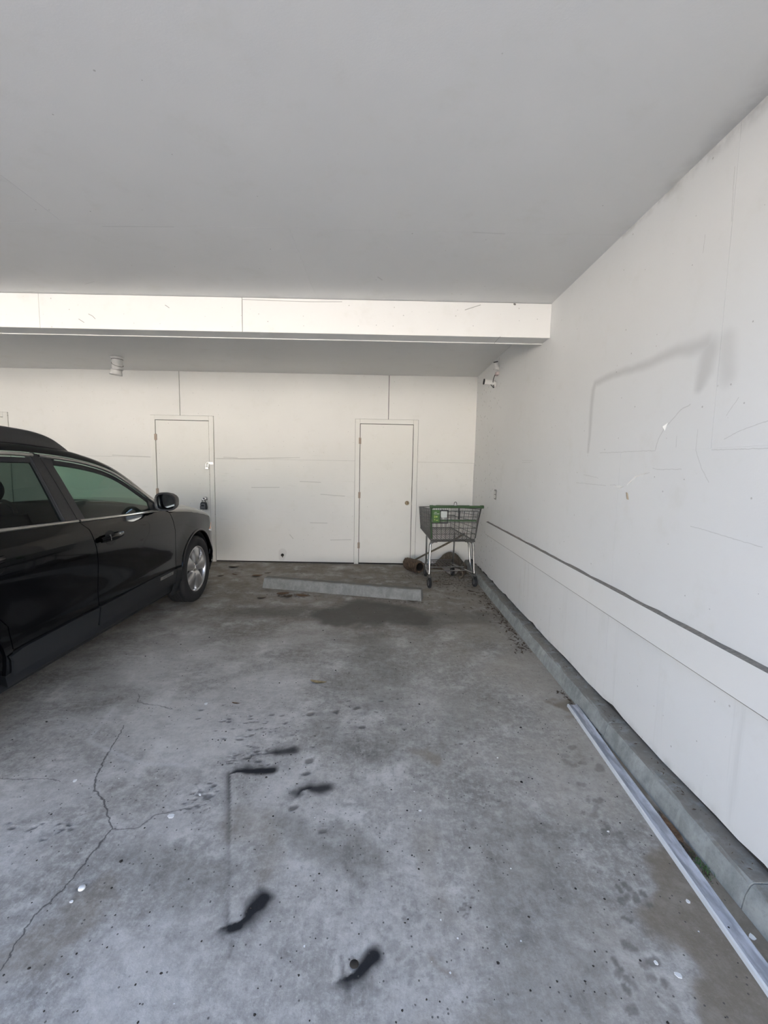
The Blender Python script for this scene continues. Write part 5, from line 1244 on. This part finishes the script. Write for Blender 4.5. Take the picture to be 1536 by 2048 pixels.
for i, (x, y, s_, lab) in enumerate(CHIP):
    rd_ = random.Random(i + 50); k = 7; pts = [(s_ * .5 * rd_.uniform(.55, 1) * math.cos(2 * PI * j / k), s_ * .8 * .5 * rd_.uniform(.5, 1) * math.sin(2 * PI * j / k)) for j in range(k)]
    b = MB().prism(pts, 2, 0, .0022); o = b.build('paint_flake', M_CHIP, None, True); o.location = (x, y, .0006); o.rotation_euler = (0, 0, rd_.uniform(0, 6)); tag(o, lab, 'paint flake', 'white paint flakes on the floor')
pb = MB(); rows = []
for i in range(7):
    a = PI / 2 * i / 6; rows.append([Vector((.0135 * math.cos(a) * math.cos(q), .012 * math.cos(a) * math.sin(q), .007 * math.sin(a))) for q in [2 * PI * j / 14 for j in range(15)]])
o = pb.grid(rows, True).build('pebble', M_HOLLOW); o.location = (-.057, 1.136, .0); tag(o, 'dark round pebble beside the nearest black spray mark', 'pebble')
cp = MB().lathe([(0, .006), (.009, .006), (.0105, .0045), (.0115, .0), (.010, .0), (.009, .004), (0, .0045)], 18); o = cp.build('bottle_cap', M_CHIP); o.location = (-.992, 1.352, .0005); tag(o, 'small white cap lying in the dark ring by the floor crack', 'cap')
# loose litter and grit nobody could count
rd_ = random.Random(11)
def bits(lit, n, fx, s0, s1, z=.0015):
    for _ in range(n):
        x, y = fx(); s_ = rd_.uniform(s0, s1); a = rd_.uniform(0, PI); c_, q = math.cos(a), math.sin(a); w_ = s_ * rd_.uniform(.12, .4)
        h1, h2 = rd_.uniform(0, s_ * .25), rd_.uniform(0, s_ * .25)
        v_ = [(x - c_ * s_, y - q * s_, z), (x + q * w_, y - c_ * w_, z + h1), (x + c_ * s_, y + q * s_, z + h2), (x - q * w_, y + c_ * w_, z + .001)]
        lit.add([(min(a_, 1.205) if z < .05 else a_, min(b_, 6.38), d_) for a_, b_, d_ in v_], [(0, 1, 2, 3)])
def litter(label, *specs):
    l_ = MB()
    for sp in specs: bits(l_, *sp)
    tag(l_.build('leaf_litter', M_LEAF[2]), label, 'litter', None, 'stuff')
litter('dry brown leaf crumbs spread under and around the shopping cart', (900, lambda: (rd_.gauss(.92, .24), rd_.gauss(5.65, .40)), .004, .022), (50, lambda: (rd_.gauss(.45, .08), rd_.gauss(5.75, .1)), .006, .02))
litter('line of dry leaf crumbs along the foot of the kerb', (260, lambda: (1.205 - abs(rd_.gauss(0, .07)), rd_.uniform(3.3, 5.0)), .006, .03), (90, lambda: (1.205 - abs(rd_.gauss(0, .02)), rd_.uniform(2.1, 2.75)), .006, .022), (40, lambda: (1.205 - abs(rd_.gauss(0, .02)), rd_.uniform(1.4, 1.75)), .005, .018))
litter('dry leaf crumbs lying on top of the kerb', (200, lambda: (rd_.uniform(1.262, 1.305), rd_.uniform(1.0, 6.2)), .004, .012, .0965))
litter('leaf crumbs drifted against the left half of the wheel stop', (70, lambda: (rd_.gauss(-.98, .16), rd_.gauss(4.74, .04)), .006, .028))
litter('few leaf crumbs at the right end of the wheel stop', (40, lambda: (rd_.gauss(.30, .12), rd_.gauss(4.575, .025)), .005, .02))
litter('sparse leaf crumbs on the floor along the back wall', (60, lambda: (rd_.uniform(-2.0, .2), rd_.uniform(5.3, 6.3)), .005, .02))
gm = MB()
for _ in range(520):
    x, y = rd_.uniform(-1.9, 1.15), .85 + 3.8 * rd_.random() ** 1.5; s_ = rd_.uniform(.0015, .0045) * (1.7 if rd_.random() < .12 else 1); k = 5
    ring = [(x + s_ * rd_.uniform(.7, 1.3) * math.cos(2 * PI * j / k), y + s_ * rd_.uniform(.7, 1.3) * math.sin(2 * PI * j / k), .0004) for j in range(k)]
    gm.add(ring + [(x, y, s_ * .8)], [(j, (j + 1) % k, k) for j in range(k)])
tag(gm.build('floor_grit', M_HOLLOW), 'dark grit and crumbs scattered over the concrete floor', 'grit', None, 'stuff')
gw = MB()
for _ in range(45):
    x, y = rd_.uniform(-1.4, 1.1), 1.0 + 3.5 * rd_.random() ** 1.3; s_ = rd_.uniform(.0015, .004); k = 5
    ring = [(x + s_ * rd_.uniform(.5, 1.3) * math.cos(2 * PI * j / k), y + s_ * rd_.uniform(.5, 1.3) * math.sin(2 * PI * j / k), .0008) for j in range(k)]
    gw.add(ring, [tuple(range(k))])
tag(gw.build('paint_crumbs', M_CHIP), 'tiny white paint crumbs scattered over the concrete floor', 'paint crumbs', None, 'stuff')
mo = MB()
for _ in range(90):
    x, y = 1.198 + rd_.gauss(0, .012), 1.47 + rd_.gauss(0, .03); h_ = rd_.uniform(.004, .018); a = rd_.uniform(0, 6)
    mo.add([(x, y, .001), (x + .004 * math.cos(a), y + .004 * math.sin(a), .001), (x + .008 * math.cos(a + 1), y + .008 * math.sin(a + 1), h_)], [(0, 1, 2)])
tag(mo.build('moss', plain('green_moss', (.06, .13, .035), .9)), 'tuft of green moss in the gutter by the kerb', 'moss', None, 'stuff')
